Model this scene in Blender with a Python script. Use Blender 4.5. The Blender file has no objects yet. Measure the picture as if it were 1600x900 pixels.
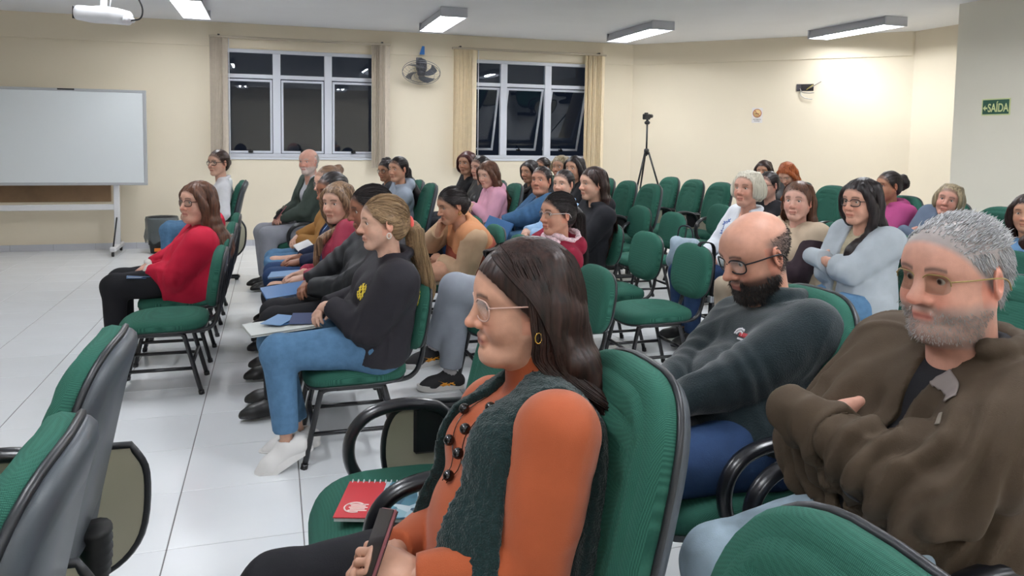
import bpy, math, random
import numpy as np
from mathutils import Vector, Matrix
from mathutils.bvhtree import BVHTree

scene = bpy.context.scene
COL = scene.collection

# ------------------------------------------------------------------ camera
CAM_H = 1.4110
YAW, PITCH, ROLL, FPX, PPY = 0.2982, 0.0733, -0.0148, 1215.04, 305.18
def cam_axes():
    cy, sy, cp, sp = math.cos(YAW), math.sin(YAW), math.cos(PITCH), math.sin(PITCH)
    F = Vector((sy*cp, cy*cp, -sp)); R = Vector((cy, -sy, 0)); D = F.cross(R)
    cr, sr = math.cos(ROLL), math.sin(ROLL)
    return R*cr + D*sr, -R*sr + D*cr, F
_R, _D, _F = cam_axes()
cam_data = bpy.data.cameras.new('camera')
cam_data.sensor_width = 36.0
cam_data.lens = FPX/1600*36.0
cam_data.shift_y = -(450-PPY)/1600
cam_data.clip_start = 0.05
cam = bpy.data.objects.new('camera', cam_data)
COL.objects.link(cam)
m = Matrix.Identity(4)
for i in range(3):
    m[i][0] = _R[i]; m[i][1] = -_D[i]; m[i][2] = -_F[i]
m[2][3] = CAM_H
cam.matrix_world = m
scene.camera = cam

# ------------------------------------------------------------------ world, exposure
world = bpy.data.worlds.new('night'); scene.world = world
world.use_nodes = True
world.node_tree.nodes['Background'].inputs[0].default_value = (0.010, 0.014, 0.024, 1)
world.node_tree.nodes['Background'].inputs[1].default_value = 0.6
scene.view_settings.view_transform = 'Standard'
scene.view_settings.look = 'None'
scene.view_settings.gamma = 1.0
scene.view_settings.exposure = 0.40
scene.view_settings.use_curve_mapping = False
try:
    scene.cycles.use_denoising = True
    scene.cycles.max_bounces = 8
    scene.cycles.diffuse_bounces = 4
    scene.cycles.glossy_bounces = 3
    scene.cycles.transparent_max_bounces = 12
    scene.cycles.sample_clamp_indirect = 6.0
except Exception:
    pass
TUBE_POWER = 60.0        # emission strength of a lit fluorescent tube

# ------------------------------------------------------------------ room dimensions (metres)
WALL_Y = 10.349          # wall with the windows
CEIL_Z = 2.782
LEDGE_Z = 2.488
CORNER_X = 4.985         # where the diagonal wall starts
DIAG_X, DIAG_Y = 7.49, 7.74
RIGHT_X, RIGHT_Y = 6.42, 6.10
LEFT_X, FRONT_Y = -5.2, -3.2

# ------------------------------------------------------------------ materials
def lin(c):
    return tuple(((v/255)/12.92 if v/255 <= .04045 else ((v/255+.055)/1.055)**2.4) for v in c)
MATS = {}
def mat(name, rgb, rough=.6, metal=0., spec=.5, var=0., vscale=6., bump=0., bscale=200., coat=0., emit=0., sheen=0.):
    if name in MATS: return MATS[name]
    M = bpy.data.materials.new(name); M.use_nodes = True
    nt = M.node_tree; b = nt.nodes['Principled BSDF']
    c = lin(rgb)
    b.inputs['Base Color'].default_value = (*c, 1)
    b.inputs['Roughness'].default_value = rough
    b.inputs['Metallic'].default_value = metal
    b.inputs['Specular IOR Level'].default_value = spec
    if coat: b.inputs['Coat Weight'].default_value = coat
    if sheen: b.inputs['Sheen Weight'].default_value = sheen
    if emit:
        b.inputs['Emission Color'].default_value = (*c, 1); b.inputs['Emission Strength'].default_value = emit
    if var or bump:
        tc = nt.nodes.new('ShaderNodeTexCoord')
    if var:
        n = nt.nodes.new('ShaderNodeTexNoise'); n.inputs['Scale'].default_value = vscale; n.inputs['Detail'].default_value = 4
        nt.links.new(tc.outputs['Object'], n.inputs['Vector'])
        r = nt.nodes.new('ShaderNodeMapRange'); r.inputs[1].default_value = .3; r.inputs[2].default_value = .7
        r.inputs[3].default_value = 1-var; r.inputs[4].default_value = 1+var
        nt.links.new(n.outputs['Fac'], r.inputs[0])
        mx = nt.nodes.new('ShaderNodeMix'); mx.data_type = 'RGBA'; mx.blend_type = 'MULTIPLY'; mx.inputs[0].default_value = 1
        mx.inputs[6].default_value = (*c, 1)
        nt.links.new(r.outputs[0], mx.inputs[7]); nt.links.new(mx.outputs[2], b.inputs['Base Color'])
    if bump:
        n2 = nt.nodes.new('ShaderNodeTexNoise'); n2.inputs['Scale'].default_value = bscale; n2.inputs['Detail'].default_value = 2
        nt.links.new(tc.outputs['Object'], n2.inputs['Vector'])
        bp = nt.nodes.new('ShaderNodeBump'); bp.inputs['Strength'].default_value = bump; bp.inputs['Distance'].default_value = .004
        nt.links.new(n2.outputs['Fac'], bp.inputs['Height']); nt.links.new(bp.outputs[0], b.inputs['Normal'])
    MATS[name] = M
    return M

def weave_mat(name, rgb, rgb2, scale=2600., rough=.85):
    """woven upholstery: two crossed thread directions"""
    if name in MATS: return MATS[name]
    M = bpy.data.materials.new(name); M.use_nodes = True
    nt = M.node_tree; b = nt.nodes['Principled BSDF']
    b.inputs['Roughness'].default_value = rough; b.inputs['Specular IOR Level'].default_value = .25
    tc = nt.nodes.new('ShaderNodeTexCoord')
    ws = []
    for d in ('X', 'Y', 'Z'):
        w = nt.nodes.new('ShaderNodeTexWave'); w.bands_direction = d; w.inputs['Scale'].default_value = scale/20
        w.inputs['Distortion'].default_value = .6; w.inputs['Detail'].default_value = 0
        nt.links.new(tc.outputs['Object'], w.inputs['Vector']); ws.append(w)
    a = nt.nodes.new('ShaderNodeMath'); a.operation = 'MULTIPLY'
    nt.links.new(ws[1].outputs['Fac'], a.inputs[0])
    s = nt.nodes.new('ShaderNodeMath'); s.operation = 'MAXIMUM'
    nt.links.new(ws[0].outputs['Fac'], s.inputs[0]); nt.links.new(ws[2].outputs['Fac'], s.inputs[1])
    nt.links.new(s.outputs[0], a.inputs[1])
    mx = nt.nodes.new('ShaderNodeMix'); mx.data_type = 'RGBA'
    mx.inputs[6].default_value = (*lin(rgb), 1); mx.inputs[7].default_value = (*lin(rgb2), 1)
    nt.links.new(a.outputs[0], mx.inputs[0]); nt.links.new(mx.outputs[2], b.inputs['Base Color'])
    bp = nt.nodes.new('ShaderNodeBump'); bp.inputs['Strength'].default_value = .35; bp.inputs['Distance'].default_value = .002
    nt.links.new(a.outputs[0], bp.inputs['Height']); nt.links.new(bp.outputs[0], b.inputs['Normal'])
    MATS[name] = M
    return M

def col_mat(name, rough=.5, spec=.4, bump=.0, bscale=300.):
    """colour carried by the mesh itself (skin tones, lips, brows, stubble)"""
    if name in MATS: return MATS[name]
    M = bpy.data.materials.new(name); M.use_nodes = True
    nt = M.node_tree; b = nt.nodes['Principled BSDF']
    at = nt.nodes.new('ShaderNodeAttribute'); at.attribute_name = 'Col'
    tc = nt.nodes.new('ShaderNodeTexCoord')
    n = nt.nodes.new('ShaderNodeTexNoise'); n.inputs['Scale'].default_value = 45; n.inputs['Detail'].default_value = 3
    nt.links.new(tc.outputs['Object'], n.inputs['Vector'])
    r = nt.nodes.new('ShaderNodeMapRange'); r.inputs[1].default_value = .3; r.inputs[2].default_value = .7
    r.inputs[3].default_value = .92; r.inputs[4].default_value = 1.06
    nt.links.new(n.outputs['Fac'], r.inputs[0])
    mx = nt.nodes.new('ShaderNodeMix'); mx.data_type = 'RGBA'; mx.blend_type = 'MULTIPLY'; mx.inputs[0].default_value = 1
    nt.links.new(at.outputs['Color'], mx.inputs[6]); nt.links.new(r.outputs[0], mx.inputs[7])
    nt.links.new(mx.outputs[2], b.inputs['Base Color'])
    b.inputs['Roughness'].default_value = rough; b.inputs['Specular IOR Level'].default_value = spec
    if bump:
        n2 = nt.nodes.new('ShaderNodeTexNoise'); n2.inputs['Scale'].default_value = bscale
        nt.links.new(tc.outputs['Object'], n2.inputs['Vector'])
        bp = nt.nodes.new('ShaderNodeBump'); bp.inputs['Strength'].default_value = bump; bp.inputs['Distance'].default_value = .002
        nt.links.new(n2.outputs['Fac'], bp.inputs['Height']); nt.links.new(bp.outputs[0], b.inputs['Normal'])
    MATS[name] = M
    return M

def glass_mat(name, tint=(1, 1, 1), refl=1.0, rough=.01):
    """thin pane: see-through with the reflection of a sheet of glass"""
    if name in MATS: return MATS[name]
    M = bpy.data.materials.new(name); M.use_nodes = True
    nt = M.node_tree; nt.nodes.clear()
    out = nt.nodes.new('ShaderNodeOutputMaterial')
    tr = nt.nodes.new('ShaderNodeBsdfTransparent'); tr.inputs[0].default_value = (*tint, 1)
    gl = nt.nodes.new('ShaderNodeBsdfGlossy'); gl.inputs['Roughness'].default_value = rough
    lw = nt.nodes.new('ShaderNodeLayerWeight'); lw.inputs['Blend'].default_value = .5
    pw = nt.nodes.new('ShaderNodeMath'); pw.operation = 'POWER'; pw.inputs[1].default_value = 4.5
    nt.links.new(lw.outputs['Facing'], pw.inputs[0])
    k = nt.nodes.new('ShaderNodeMath'); k.operation = 'MULTIPLY_ADD'; k.inputs[1].default_value = .9; k.inputs[2].default_value = .045*refl
    nt.links.new(pw.outputs[0], k.inputs[0])
    mx = nt.nodes.new('ShaderNodeMixShader')
    nt.links.new(k.outputs[0], mx.inputs[0]); nt.links.new(tr.outputs[0], mx.inputs[1]); nt.links.new(gl.outputs[0], mx.inputs[2])
    nt.links.new(mx.outputs[0], out.inputs[0])
    MATS[name] = M
    return M

# ------------------------------------------------------------------ mesh helpers
def link(o, parent=None):
    COL.objects.link(o)
    if parent is not None: o.parent = parent
    return o
def tag(o, label=None, cat=None, group=None, kind=None):
    if label: o['label'] = label
    if cat: o['category'] = cat
    if group: o['group'] = group
    if kind: o['kind'] = kind
    return o
def empty(name, loc=(0, 0, 0), rz=0.):
    o = bpy.data.objects.new(name, None); o.empty_display_size = .1
    o.location = loc; o.rotation_euler = (0, 0, rz)
    return link(o)
def copy_tree(o, parent=None):
    c = o.copy(); COL.objects.link(c); c.parent = parent
    for ch in list(o.children):
        copy_tree(ch, c)
    return c

class MB:
    """collects shapes, then becomes one mesh object"""
    def __init__(s): s.v = []; s.f = []; s.mi = []; s.sm = []; s.cur = 0
    def mat(s, i): s.cur = i; return s
    def add(s, vs, fs, smooth=False):
        o = len(s.v); s.v += [tuple(v) for v in vs]
        for f in fs:
            s.f.append([o+i for i in f]); s.mi.append(s.cur); s.sm.append(smooth)
        return s
    def box(s, x0, x1, y0, y1, z0, z1, bev=0., M=None):
        if bev <= 0:
            vs = [(x, y, z) for x in (x0, x1) for y in (y0, y1) for z in (z0, z1)]
            fs = [(0, 1, 3, 2), (4, 6, 7, 5), (0, 4, 5, 1), (2, 3, 7, 6), (0, 2, 6, 4), (1, 5, 7, 3)]
        else:
            b = bev; vs = []; fs = []
            cx, cy, cz = (x0+x1)/2, (y0+y1)/2, (z0+z1)/2
            hx, hy, hz = abs(x1-x0)/2, abs(y1-y0)/2, abs(z1-z0)/2
            b = min(b, hx*.98, hy*.98, hz*.98)
            idx = {}
            for sx in (-1, 1):
                for sy in (-1, 1):
                    for sz in (-1, 1):
                        for a in range(3):
                            p = [hx-b, hy-b, hz-b]; p[a] += b
                            idx[(sx, sy, sz, a)] = len(vs)
                            vs.append((cx+sx*p[0], cy+sy*p[1], cz+sz*p[2]))
            I = lambda *k: idx[k]
            for sg in (-1, 1):
                q = [I(sg, -1, -1, 0), I(sg, 1, -1, 0), I(sg, 1, 1, 0), I(sg, -1, 1, 0)]; fs.append(q if sg > 0 else q[::-1])
                q = [I(-1, sg, -1, 1), I(-1, sg, 1, 1), I(1, sg, 1, 1), I(1, sg, -1, 1)]; fs.append(q if sg > 0 else q[::-1])
                q = [I(-1, -1, sg, 2), I(1, -1, sg, 2), I(1, 1, sg, 2), I(-1, 1, sg, 2)]; fs.append(q if sg > 0 else q[::-1])
            for a, b_ in ((0, 1), (0, 2), (1, 2)):
                c_ = 3-a-b_
                for sa in (-1, 1):
                    for sb in (-1, 1):
                        def kk(sc, ax):
                            t = [0, 0, 0]; t[a] = sa; t[b_] = sb; t[c_] = sc
                            return idx[(*t, ax)]
                        q = [kk(-1, a), kk(1, a), kk(1, b_), kk(-1, b_)]
                        if (sa*sb > 0) == (a == 0 and b_ == 2): q = q
                        else: q = q[::-1]
                        fs.append(q)
            for sx in (-1, 1):
                for sy in (-1, 1):
                    for sz in (-1, 1):
                        t = [I(sx, sy, sz, 0), I(sx, sy, sz, 1), I(sx, sy, sz, 2)]
                        fs.append(t if sx*sy*sz > 0 else t[::-1])
        if M is not None: vs = [tuple(M @ Vector(v)) for v in vs]
        return s.add(vs, fs)
    def tube(s, pts, r, n=8, closed=False, caps=True, flat=1.0, up=None):
        P = [Vector(p) for p in pts]; m_ = len(P)
        R = r if hasattr(r, '__len__') else [r]*m_
        vs = []; fs = []
        prev = None
        for i in range(m_):
            a = P[(i-1) % m_] if (closed or i > 0) else P[i]
            b = P[(i+1) % m_] if (closed or i < m_-1) else P[i]
            t = (b-a); t = t.normalized() if t.length > 1e-9 else Vector((0, 0, 1))
            if prev is None:
                u = Vector(up) if up is not None else (Vector((0, 0, 1)) if abs(t.z) < .9 else Vector((1, 0, 0)))
            else: u = prev
            u = (u - t*u.dot(t)); u = u.normalized() if u.length > 1e-6 else t.orthogonal().normalized()
            prev = u; w = t.cross(u)
            for j in range(n):
                an = 2*math.pi*j/n
                vs.append(tuple(P[i] + u*(math.cos(an)*R[i]) + w*(math.sin(an)*R[i]*flat)))
        for i in range(m_ if closed else m_-1):
            for j in range(n):
                k = (i+1) % m_
                fs.append((i*n+j, i*n+(j+1) % n, k*n+(j+1) % n, k*n+j))
        if caps and not closed:
            fs.append(tuple(range(n))[::-1]); fs.append(tuple((m_-1)*n+j for j in range(n)))
        return s.add(vs, fs, True)
    def lathe(s, prof, n=24, M=None):
        """prof: [(radius, z)] revolved about z"""
        vs = []; fs = []
        for (r, z) in prof:
            for j in range(n):
                a = 2*math.pi*j/n; vs.append((r*math.cos(a), r*math.sin(a), z))
        for i in range(len(prof)-1):
            for j in range(n):
                fs.append((i*n+j, i*n+(j+1) % n, (i+1)*n+(j+1) % n, (i+1)*n+j))
        fs.append(tuple(range(n))[::-1]); fs.append(tuple((len(prof)-1)*n+j for j in range(n)))
        if M is not None: vs = [tuple(M @ Vector(v)) for v in vs]
        return s.add(vs, fs, True)
    def prism(s, poly, a0, a1, axis='z', M=None, smooth=False):
        """polygon outline extruded along an axis"""
        n = len(poly); vs = []
        for a in (a0, a1):
            for (p, q) in poly:
                vs.append({'z': (p, q, a), 'y': (p, a, q), 'x': (a, p, q)}[axis])
        fs = [tuple(range(n))[::-1], tuple(n+i for i in range(n))]
        fs += [(i, (i+1) % n, n+(i+1) % n, n+i) for i in range(n)]
        if M is not None: vs = [tuple(M @ Vector(v)) for v in vs]
        return s.add(vs, fs, smooth)
    def grid(s, fn, nu, nv, smooth=True, wrap=False):
        vs = [fn(i/(nu-1), j/(nv-1)) for i in range(nu) for j in range(nv)]
        fs = [(i*nv+j, (i+1)*nv+j, (i+1)*nv+j+1, i*nv+j+1) for i in range(nu-1) for j in range(nv-1)]
        return s.add(vs, fs, smooth)
    def mesh(s, name, mats):
        me = bpy.data.meshes.new(name); me.from_pydata(s.v, [], s.f); 
        for m_ in (mats if isinstance(mats, (list, tuple)) else [mats]): me.materials.append(m_)
        me.polygons.foreach_set('material_index', s.mi); me.polygons.foreach_set('use_smooth', s.sm)
        me.update(); fix_normals(me)
        return me
    def build(s, name, mats, parent=None, loc=None, rot=None):
        o = bpy.data.objects.new(name, s.mesh(name, mats)); link(o, parent)
        if loc is not None: o.location = loc
        if rot is not None: o.rotation_euler = rot
        return o
def fix_normals(me):
    import bmesh
    bm = bmesh.new(); bm.from_mesh(me); bmesh.ops.recalc_face_normals(bm, faces=bm.faces); bm.to_mesh(me); bm.free()

def arc(cx, cz, r, a0, a1, n, y=0.):
    return [(cx+r*math.cos(math.radians(a0+(a1-a0)*i/(n-1))), y, cz+r*math.sin(math.radians(a0+(a1-a0)*i/(n-1)))) for i in range(n)]

def smooth_path(pts, n=6):
    """Catmull-Rom through pts"""
    P = [Vector(p) for p in pts]; out = []
    for i in range(len(P)-1):
        a = P[i-1] if i > 0 else P[i]*2-P[i+1]; b = P[i]; c = P[i+1]; d = P[i+2] if i+2 < len(P) else P[i+1]*2-P[i]
        for k in range(n):
            t = k/n
            out.append(.5*((2*b)+(c-a)*t+(2*a-5*b+4*c-d)*t*t+(3*b-a-3*c+d)*t**3))
    out.append(P[-1])
    return [tuple(p) for p in out]

def text_mesh(name, body, size, material, parent=None, depth=.001, loc=(0, 0, 0), rot=(0, 0, 0), align='CENTER', bold=0.):
    """lettering as a thin solid"""
    cu = bpy.data.curves.new(name, 'FONT'); cu.body = body; cu.size = size; cu.align_x = align; cu.align_y = 'CENTER'
    cu.extrude = depth; cu.offset = bold
    o = bpy.data.objects.new(name, cu); COL.objects.link(o)
    dg = bpy.context.evaluated_depsgraph_get()
    me = bpy.data.meshes.new_from_object(o.evaluated_get(dg))
    bpy.data.objects.remove(o); bpy.data.curves.remove(cu)
    me.materials.clear(); me.materials.append(material)
    t = bpy.data.objects.new(name, me); link(t, parent); t.location = loc; t.rotation_euler = rot
    return t

# ================================================================== THE ROOM
M_wall = mat('cream_wall_paint', (236, 225, 203), rough=.75, spec=.3, var=.02, vscale=1.2, bump=.05, bscale=90)
M_ceil = mat('ceiling_paint', (236, 237, 240), rough=.9, spec=.1, var=.015, vscale=2)
M_grout = mat('grey_grout', (120, 118, 118), rough=.9)
M_tile = mat('white_floor_tile', (238, 241, 244), rough=.22, spec=.5, var=.018, vscale=3.5)
M_basetile = mat('white_wall_tile', (205, 206, 212), rough=.3, var=.02)
M_white_alu = mat('white_aluminium', (214, 218, 228), rough=.35, spec=.5)
M_black = mat('black_plastic', (22, 22, 25), rough=.35)
M_blackm = mat('black_enamel_metal', (20, 21, 26), rough=.28, spec=.6)
M_white = mat('white_plastic', (228, 230, 234), rough=.35)
M_glass = glass_mat('window_glass', (.82, .86, .9), 1.15)
M_slat_d = mat('taupe_blind_fabric', (206, 194, 178), rough=.8, var=.05, vscale=20)
M_slat_l = mat('beige_blind_fabric', (250, 234, 204), rough=.8, var=.04, vscale=20)

TILE = .45; TX, TY = -.357, 3.2225
floor = MB().box(LEFT_X-.1, 7.7, FRONT_Y-.1, WALL_Y+.1, -.12, -.0025).build('floor', M_grout)
tag(floor, kind='structure')
tm = MB().box(-.2230, .2230, -.2230, .2230, -.008, 0, bev=.0016).mesh('tile', M_tile)
cells = []
for i in range(-12, 20):
    for j in range(-16, 18):
        cx, cy = TX+(i+.5)*TILE, TY+(j+.5)*TILE
        if not (LEFT_X < cx < 7.6 and FRONT_Y < cy < WALL_Y+.2): continue
        q = Vector((cx, cy, 0))-Vector((0, 0, CAM_H)); d = q.dot(_F)
        key = 1e3-d
        if d > .5:
            u = 800+FPX*q.dot(_R)/d; v = PPY+FPX*q.dot(_D)/d
            if -60 < u < 1660 and v < 960: key = d
        cells.append((key, cx, cy))
cells.sort()
rest = MB()
for n, (key, cx, cy) in enumerate(cells):
    if n < 290:
        o = link(bpy.data.objects.new('tile', tm), floor); o.location = (cx, cy, 0)
    else:
        rest.box(cx-.223, cx+.223, cy-.223, min(cy+.223, WALL_Y), -.008, 0)
tag(rest.build('tile_field', M_tile, floor), kind='stuff')

ceil = MB().box(LEFT_X-.1, 7.7, FRONT_Y-.1, WALL_Y+.1, CEIL_Z, CEIL_Z+.12).build('ceiling', M_ceil)
tag(ceil, kind='structure')

W1 = (-.59, 1.32); W2 = (2.405, 4.345); WB, WT = 1.125, 2.475
wb = MB()
xs = [LEFT_X-.1, W1[0], W1[1], W2[0], W2[1], CORNER_X+.08]; zs = [-.05, WB, WT, CEIL_Z]
for i in range(5):
    for j in range(3):
        if j == 1 and i in (1, 3): continue
        wb.box(xs[i], xs[i+1], WALL_Y, WALL_Y+.16, zs[j], zs[j+1])
wall_back = wb.build('wall_back', M_wall); tag(wall_back, kind='structure')
MB().box(LEFT_X, CORNER_X+.01, WALL_Y-.022, WALL_Y+.02, LEDGE_Z, CEIL_Z).build('beam', M_wall, wall_back)
# diagonal wall
DE = Vector((DIAG_X-CORNER_X, DIAG_Y-WALL_Y, 0)); DL = DE.length; DE.normalize(); DN = Vector((DE.y, -DE.x, 0))
if DN.dot(Vector((-1, -1, 0))) < 0: DN = -DN
DIAG = Matrix(((DE.x, -DN.x, 0, CORNER_X), (DE.y, -DN.y, 0, WALL_Y), (0, 0, 1, 0), (0, 0, 0, 1)))   # local x along wall, -y into room
wd = MB().box(-.02, DL+.05, 0, .16, -.05, CEIL_Z, M=DIAG).build('wall_diagonal', M_wall); tag(wd, kind='structure')
MB().box(.0, DL-.02, -.022, .02, LEDGE_Z, CEIL_Z, M=DIAG).build('beam', M_wall, wd)
tag(MB().box(DIAG_X, DIAG_X+.16, RIGHT_Y, DIAG_Y+.1, -.05, CEIL_Z).build('wall_side', M_wall), kind='structure')
M_wall2 = mat('pale_wall_paint', (230, 226, 212), rough=.75, spec=.3, var=.02, vscale=1.2, bump=.05, bscale=90)
tag(MB().box(RIGHT_X, DIAG_X+.16, FRONT_Y-.1, RIGHT_Y, -.05, CEIL_Z).build('wall_right', M_wall2), kind='structure')
tag(MB().box(LEFT_X-.16, LEFT_X, FRONT_Y-.1, WALL_Y+.1, -.05, CEIL_Z).build('wall_left', M_wall), kind='structure')
tag(MB().box(LEFT_X-.16, DIAG_X+.16, FRONT_Y-.16, FRONT_Y, -.05, CEIL_Z).build('wall_front', M_wall), kind='structure')

# tiled skirting, tile by tile
bb = empty('baseboard_back', (0, WALL_Y, 0)); tag(bb, kind='structure')
bm_ = MB().box(-.2235, .2235, -.014, 0, 0, .075, bev=.0015).mesh('tile', M_basetile)
MB().box(LEFT_X, CORNER_X, -.009, 0, 0, .074).build('grout_bed', M_grout, bb)
x = -.93-10*.4495
while x < CORNER_X-.22:
    if x > LEFT_X+.22:
        o = link(bpy.data.objects.new('tile', bm_), bb); o.location = (x, 0, 0)
    x += .4495
bd = empty('baseboard_diagonal'); bd.matrix_world = DIAG; tag(bd, kind='structure')
MB().box(.02, DL, -.009, 0, 0, .074).build('grout_bed', M_grout, bd)
for k in range(int(DL/.4495)):
    o = link(bpy.data.objects.new('tile', bm_), bd); o.location = (.24+k*.4495, 0, 0)

# ------------------------------------------------------------------ windows
def window(name, x0, x1, opened):
    root = empty(name, (0, WALL_Y+.06, 0)); tag(root, kind='structure')
    f = .045; tz = 2.115
    fr = MB()
    fr.box(x0, x1, -.03, .03, WT-f, WT, bev=.004).box(x0, x1, -.03, .03, WB, WB+f, bev=.004)
    fr.box(x0, x0+f, -.03, .03, WB+f, WT-f, bev=.004).box(x1-f, x1, -.03, .03, WB+f, WT-f, bev=.004)
    fr.build('frame', M_white_alu, root)
    MB().box(x0-.02, x1+.02, -.075, -.03, WB-.03, WB, bev=.004).build('sill', M_white_alu, root)
    w = (x1-x0)/3
    for k in (1, 2):
        MB().box(x0+k*w-.048, x0+k*w+.048, -.034, .03, WB+f, WT-f, bev=.004).build('mullion', M_white_alu, root)
    for k in range(3):
        a = x0+k*w+(.048 if k else f); b = x0+(k+1)*w-(.048 if k < 2 else f)
        MB().box(a, b, -.03, .03, tz, tz+.05, bev=.004).build('transom', M_white_alu, root)
        MB().box(a, b, -.004, .004, tz+.05, WT-f).build('pane', M_glass, root)
        # hinged sash, hung from its top edge
        sz = tz-.012; sh = sz-(WB+f+.006)
        s = empty('sash'); s.parent = root; s.location = (0, 0, sz)
        if opened: s.rotation_euler = (math.radians(21), 0, 0)
        g = .028
        sa = MB()
        sa.box(a+.006, b-.006, -.014, .014, -g, 0, bev=.003).box(a+.006, b-.006, -.014, .014, -sh, -sh+g, bev=.003)
        sa.box(a+.006, a+.006+g, -.014, .014, -sh+g, -g, bev=.003).box(b-.006-g, b-.006, -.014, .014, -sh+g, -g, bev=.003)
        sa.build('sash_frame', M_white_alu, s)
        MB().box(a+g, b-g, -.003, .003, -sh+g, -g).build('pane', M_glass, s)
        lt = MB().box((a+b)/2-.03, (a+b)/2+.03, -.05, -.014, -sh+.006, -sh+.03, bev=.006)
        lt.box((a+b)/2-.008, (a+b)/2+.008, -.075, -.03, -sh+.012, -sh+.05, bev=.004).build('latch', M_black, s)
    return root
window('window_1', *W1, False)
window('window_2', *W2, True)

def blind(label, stacks, x0, x1, material):
    root = empty('vertical_blind', ((x0+x1)/2, WALL_Y-.09, 2.6)); tag(root, label, 'blind', 'vertical blinds at the windows')
    ox = (x0+x1)/2
    MB().box(x0-ox, x1-ox, -.02, .02, -.014, .014, bev=.004).build('head_rail', mat('rail_beige', (196, 184, 164), rough=.5), root)
    for px in (x0+.11, x1-.11):
        MB().box(px-ox-.012, px-ox+.012, -.02, .068, .012, .03, bev=.003).build('bracket', M_black, root)
    for (a, b, n) in stacks:
        for k in range(n):
            xx = a+(b-a)*(k+.5)/n-ox
            ang = math.radians(40+random.Random(k*7+int(a*100)).uniform(-9, 9))
            bw = .044
            pts = [(t*bw, .006*(1-t*t)) for t in (-1, -.5, 0, .5, 1)]
            poly = [(xx+p*math.cos(ang)-q*math.sin(ang), p*math.sin(ang)+q*math.cos(ang)) for p, q in pts]
            poly += [(xx+p*math.cos(ang)-(q-.0025)*math.sin(ang), p*math.sin(ang)+(q-.0025)*math.cos(ang)) for p, q in pts[::-1]]
            MB().prism(poly, -1.6, -.014).build('slat', material, root)
    MB().tube([(stacks[0][1]-ox+.035, -.03, -.02), (stacks[0][1]-ox+.04, -.03, -1.55)], .005, 6).build('wand', M_white, root)
    return root
blind('taupe vertical blind drawn apart at the closed window behind the green jacket', [(-.71, -.55, 8), (1.24, 1.44, 9)], -.74, 1.47, M_slat_d)
blind('pale beige vertical blind drawn apart at the window with tilted open sashes', [(2.32, 2.61, 12), (4.21, 4.49, 12)], 2.29, 4.52, M_slat_l)

# ------------------------------------------------------------------ ceiling lamps
M_tube = mat('fluorescent_tube', (250, 252, 255), emit=TUBE_POWER)
M_fix = mat('grey_enamel_fixture', (188, 190, 198), rough=.4)
M_refl = mat('white_reflector', (235, 237, 242), rough=.35)
def lamp(x, y, label):
    r = empty('ceiling_lamp', (x, y, CEIL_Z)); tag(r, label, 'lamp', 'ceiling lamps')
    L, w, h = .63, .145, .098
    MB().prism([(-w+.03, 0), (w-.03, 0), (w, -h), (w-.006, -h), (w-.035, -.02), (-w+.035, -.02), (-w+.006, -h), (-w, -h)], -L, L, axis='y').build('housing', M_fix, r)
    for s in (-1, 1):
        MB().box(-w, w, s*L-.012, s*L+.012, -h-.004, 0, bev=.004).build('end_cap', M_fix, r)
    MB().box(-w+.04, w-.04, -L+.02, L-.02, -.03, -.021).build('reflector', M_refl, r)
    for s in (-1, 1):
        MB().tube([(s*.07, -L+.05, -.050), (s*.07, L-.05, -.050)], .021, 10).build('tube', M_tube, r)
        for e in (-1, 1):
            MB().box(s*.07-.018, s*.07+.018, e*(L-.035)-.014, e*(L-.035)+.014, -.075, -.02, bev=.004).build('tube_holder', M_white, r)
    return r
for (x, y, l) in [(-.80, 8.78, 'ceiling lamp with two lit tubes between projector and closed window'),
                  (1.84, 8.80, 'ceiling lamp with two lit tubes above the wall fan'),
                  (4.30, 8.80, 'ceiling lamp with two lit tubes above the window with open sashes'),
                  (6.43, 7.55, 'ceiling lamp with two lit tubes near the diagonal wall')]:
    lamp(x, y, l)
for y, ly in ((5.1, 'halfway down the hall'), (1.5, 'close to the camera'), (-1.6, 'behind the camera')):
    for x, lx in ((-.80, 'above the front row'), (1.84, 'above the fourth row'), (4.30, 'above the back rows')):
        lamp(x, y, 'lit ceiling lamp out of the picture, %s, %s' % (lx, ly))

# ================================================================== CHAIRS
M_green = weave_mat('green_woven_upholstery', (27, 74, 62), (54, 108, 91))
M_shell = mat('dark_grey_plastic_shell', (66, 72, 78), rough=.42, var=.04, vscale=9, bump=.05, bscale=500)
M_edge = mat('black_rubber_edge', (30, 32, 36), rough=.4)
M_tablet = mat('beige_laminate', (178, 174, 152), rough=.4)
M_bellow = mat('black_rubber_bellows', (18, 19, 20), rough=.6)

def superell(a, b, p, n):
    out = []
    for i in range(n):
        t = 2*math.pi*i/n; c, s_ = math.cos(t), math.sin(t)
        out.append((a*math.copysign(abs(c)**(2/p), c), b*math.copysign(abs(s_)**(2/p), s_)))
    return out

def pad(mb, a, b, p, layers, n=40, M=None, bulge=None):
    """stack of shrinking outlines: layers [(scale_or_inset, height)]"""
    vs = []; fs = []
    for (ins, h) in layers:
        for (x, y) in superell(max(a-ins, .001), max(b-ins, .001), p, n):
            v = Vector((x, y, h))
            if bulge: v = Vector(bulge(v))
            vs.append(tuple(M @ v) if M is not None else tuple(v))
    m_ = len(layers)
    for i in range(m_-1):
        for j in range(n):
            fs.append((i*n+j, i*n+(j+1) % n, (i+1)*n+(j+1) % n, (i+1)*n+j))
    fs.append(tuple(range(n))[::-1]); fs.append(tuple((m_-1)*n+j for j in range(n)))
    return mb.add(vs, fs, True)

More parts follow.
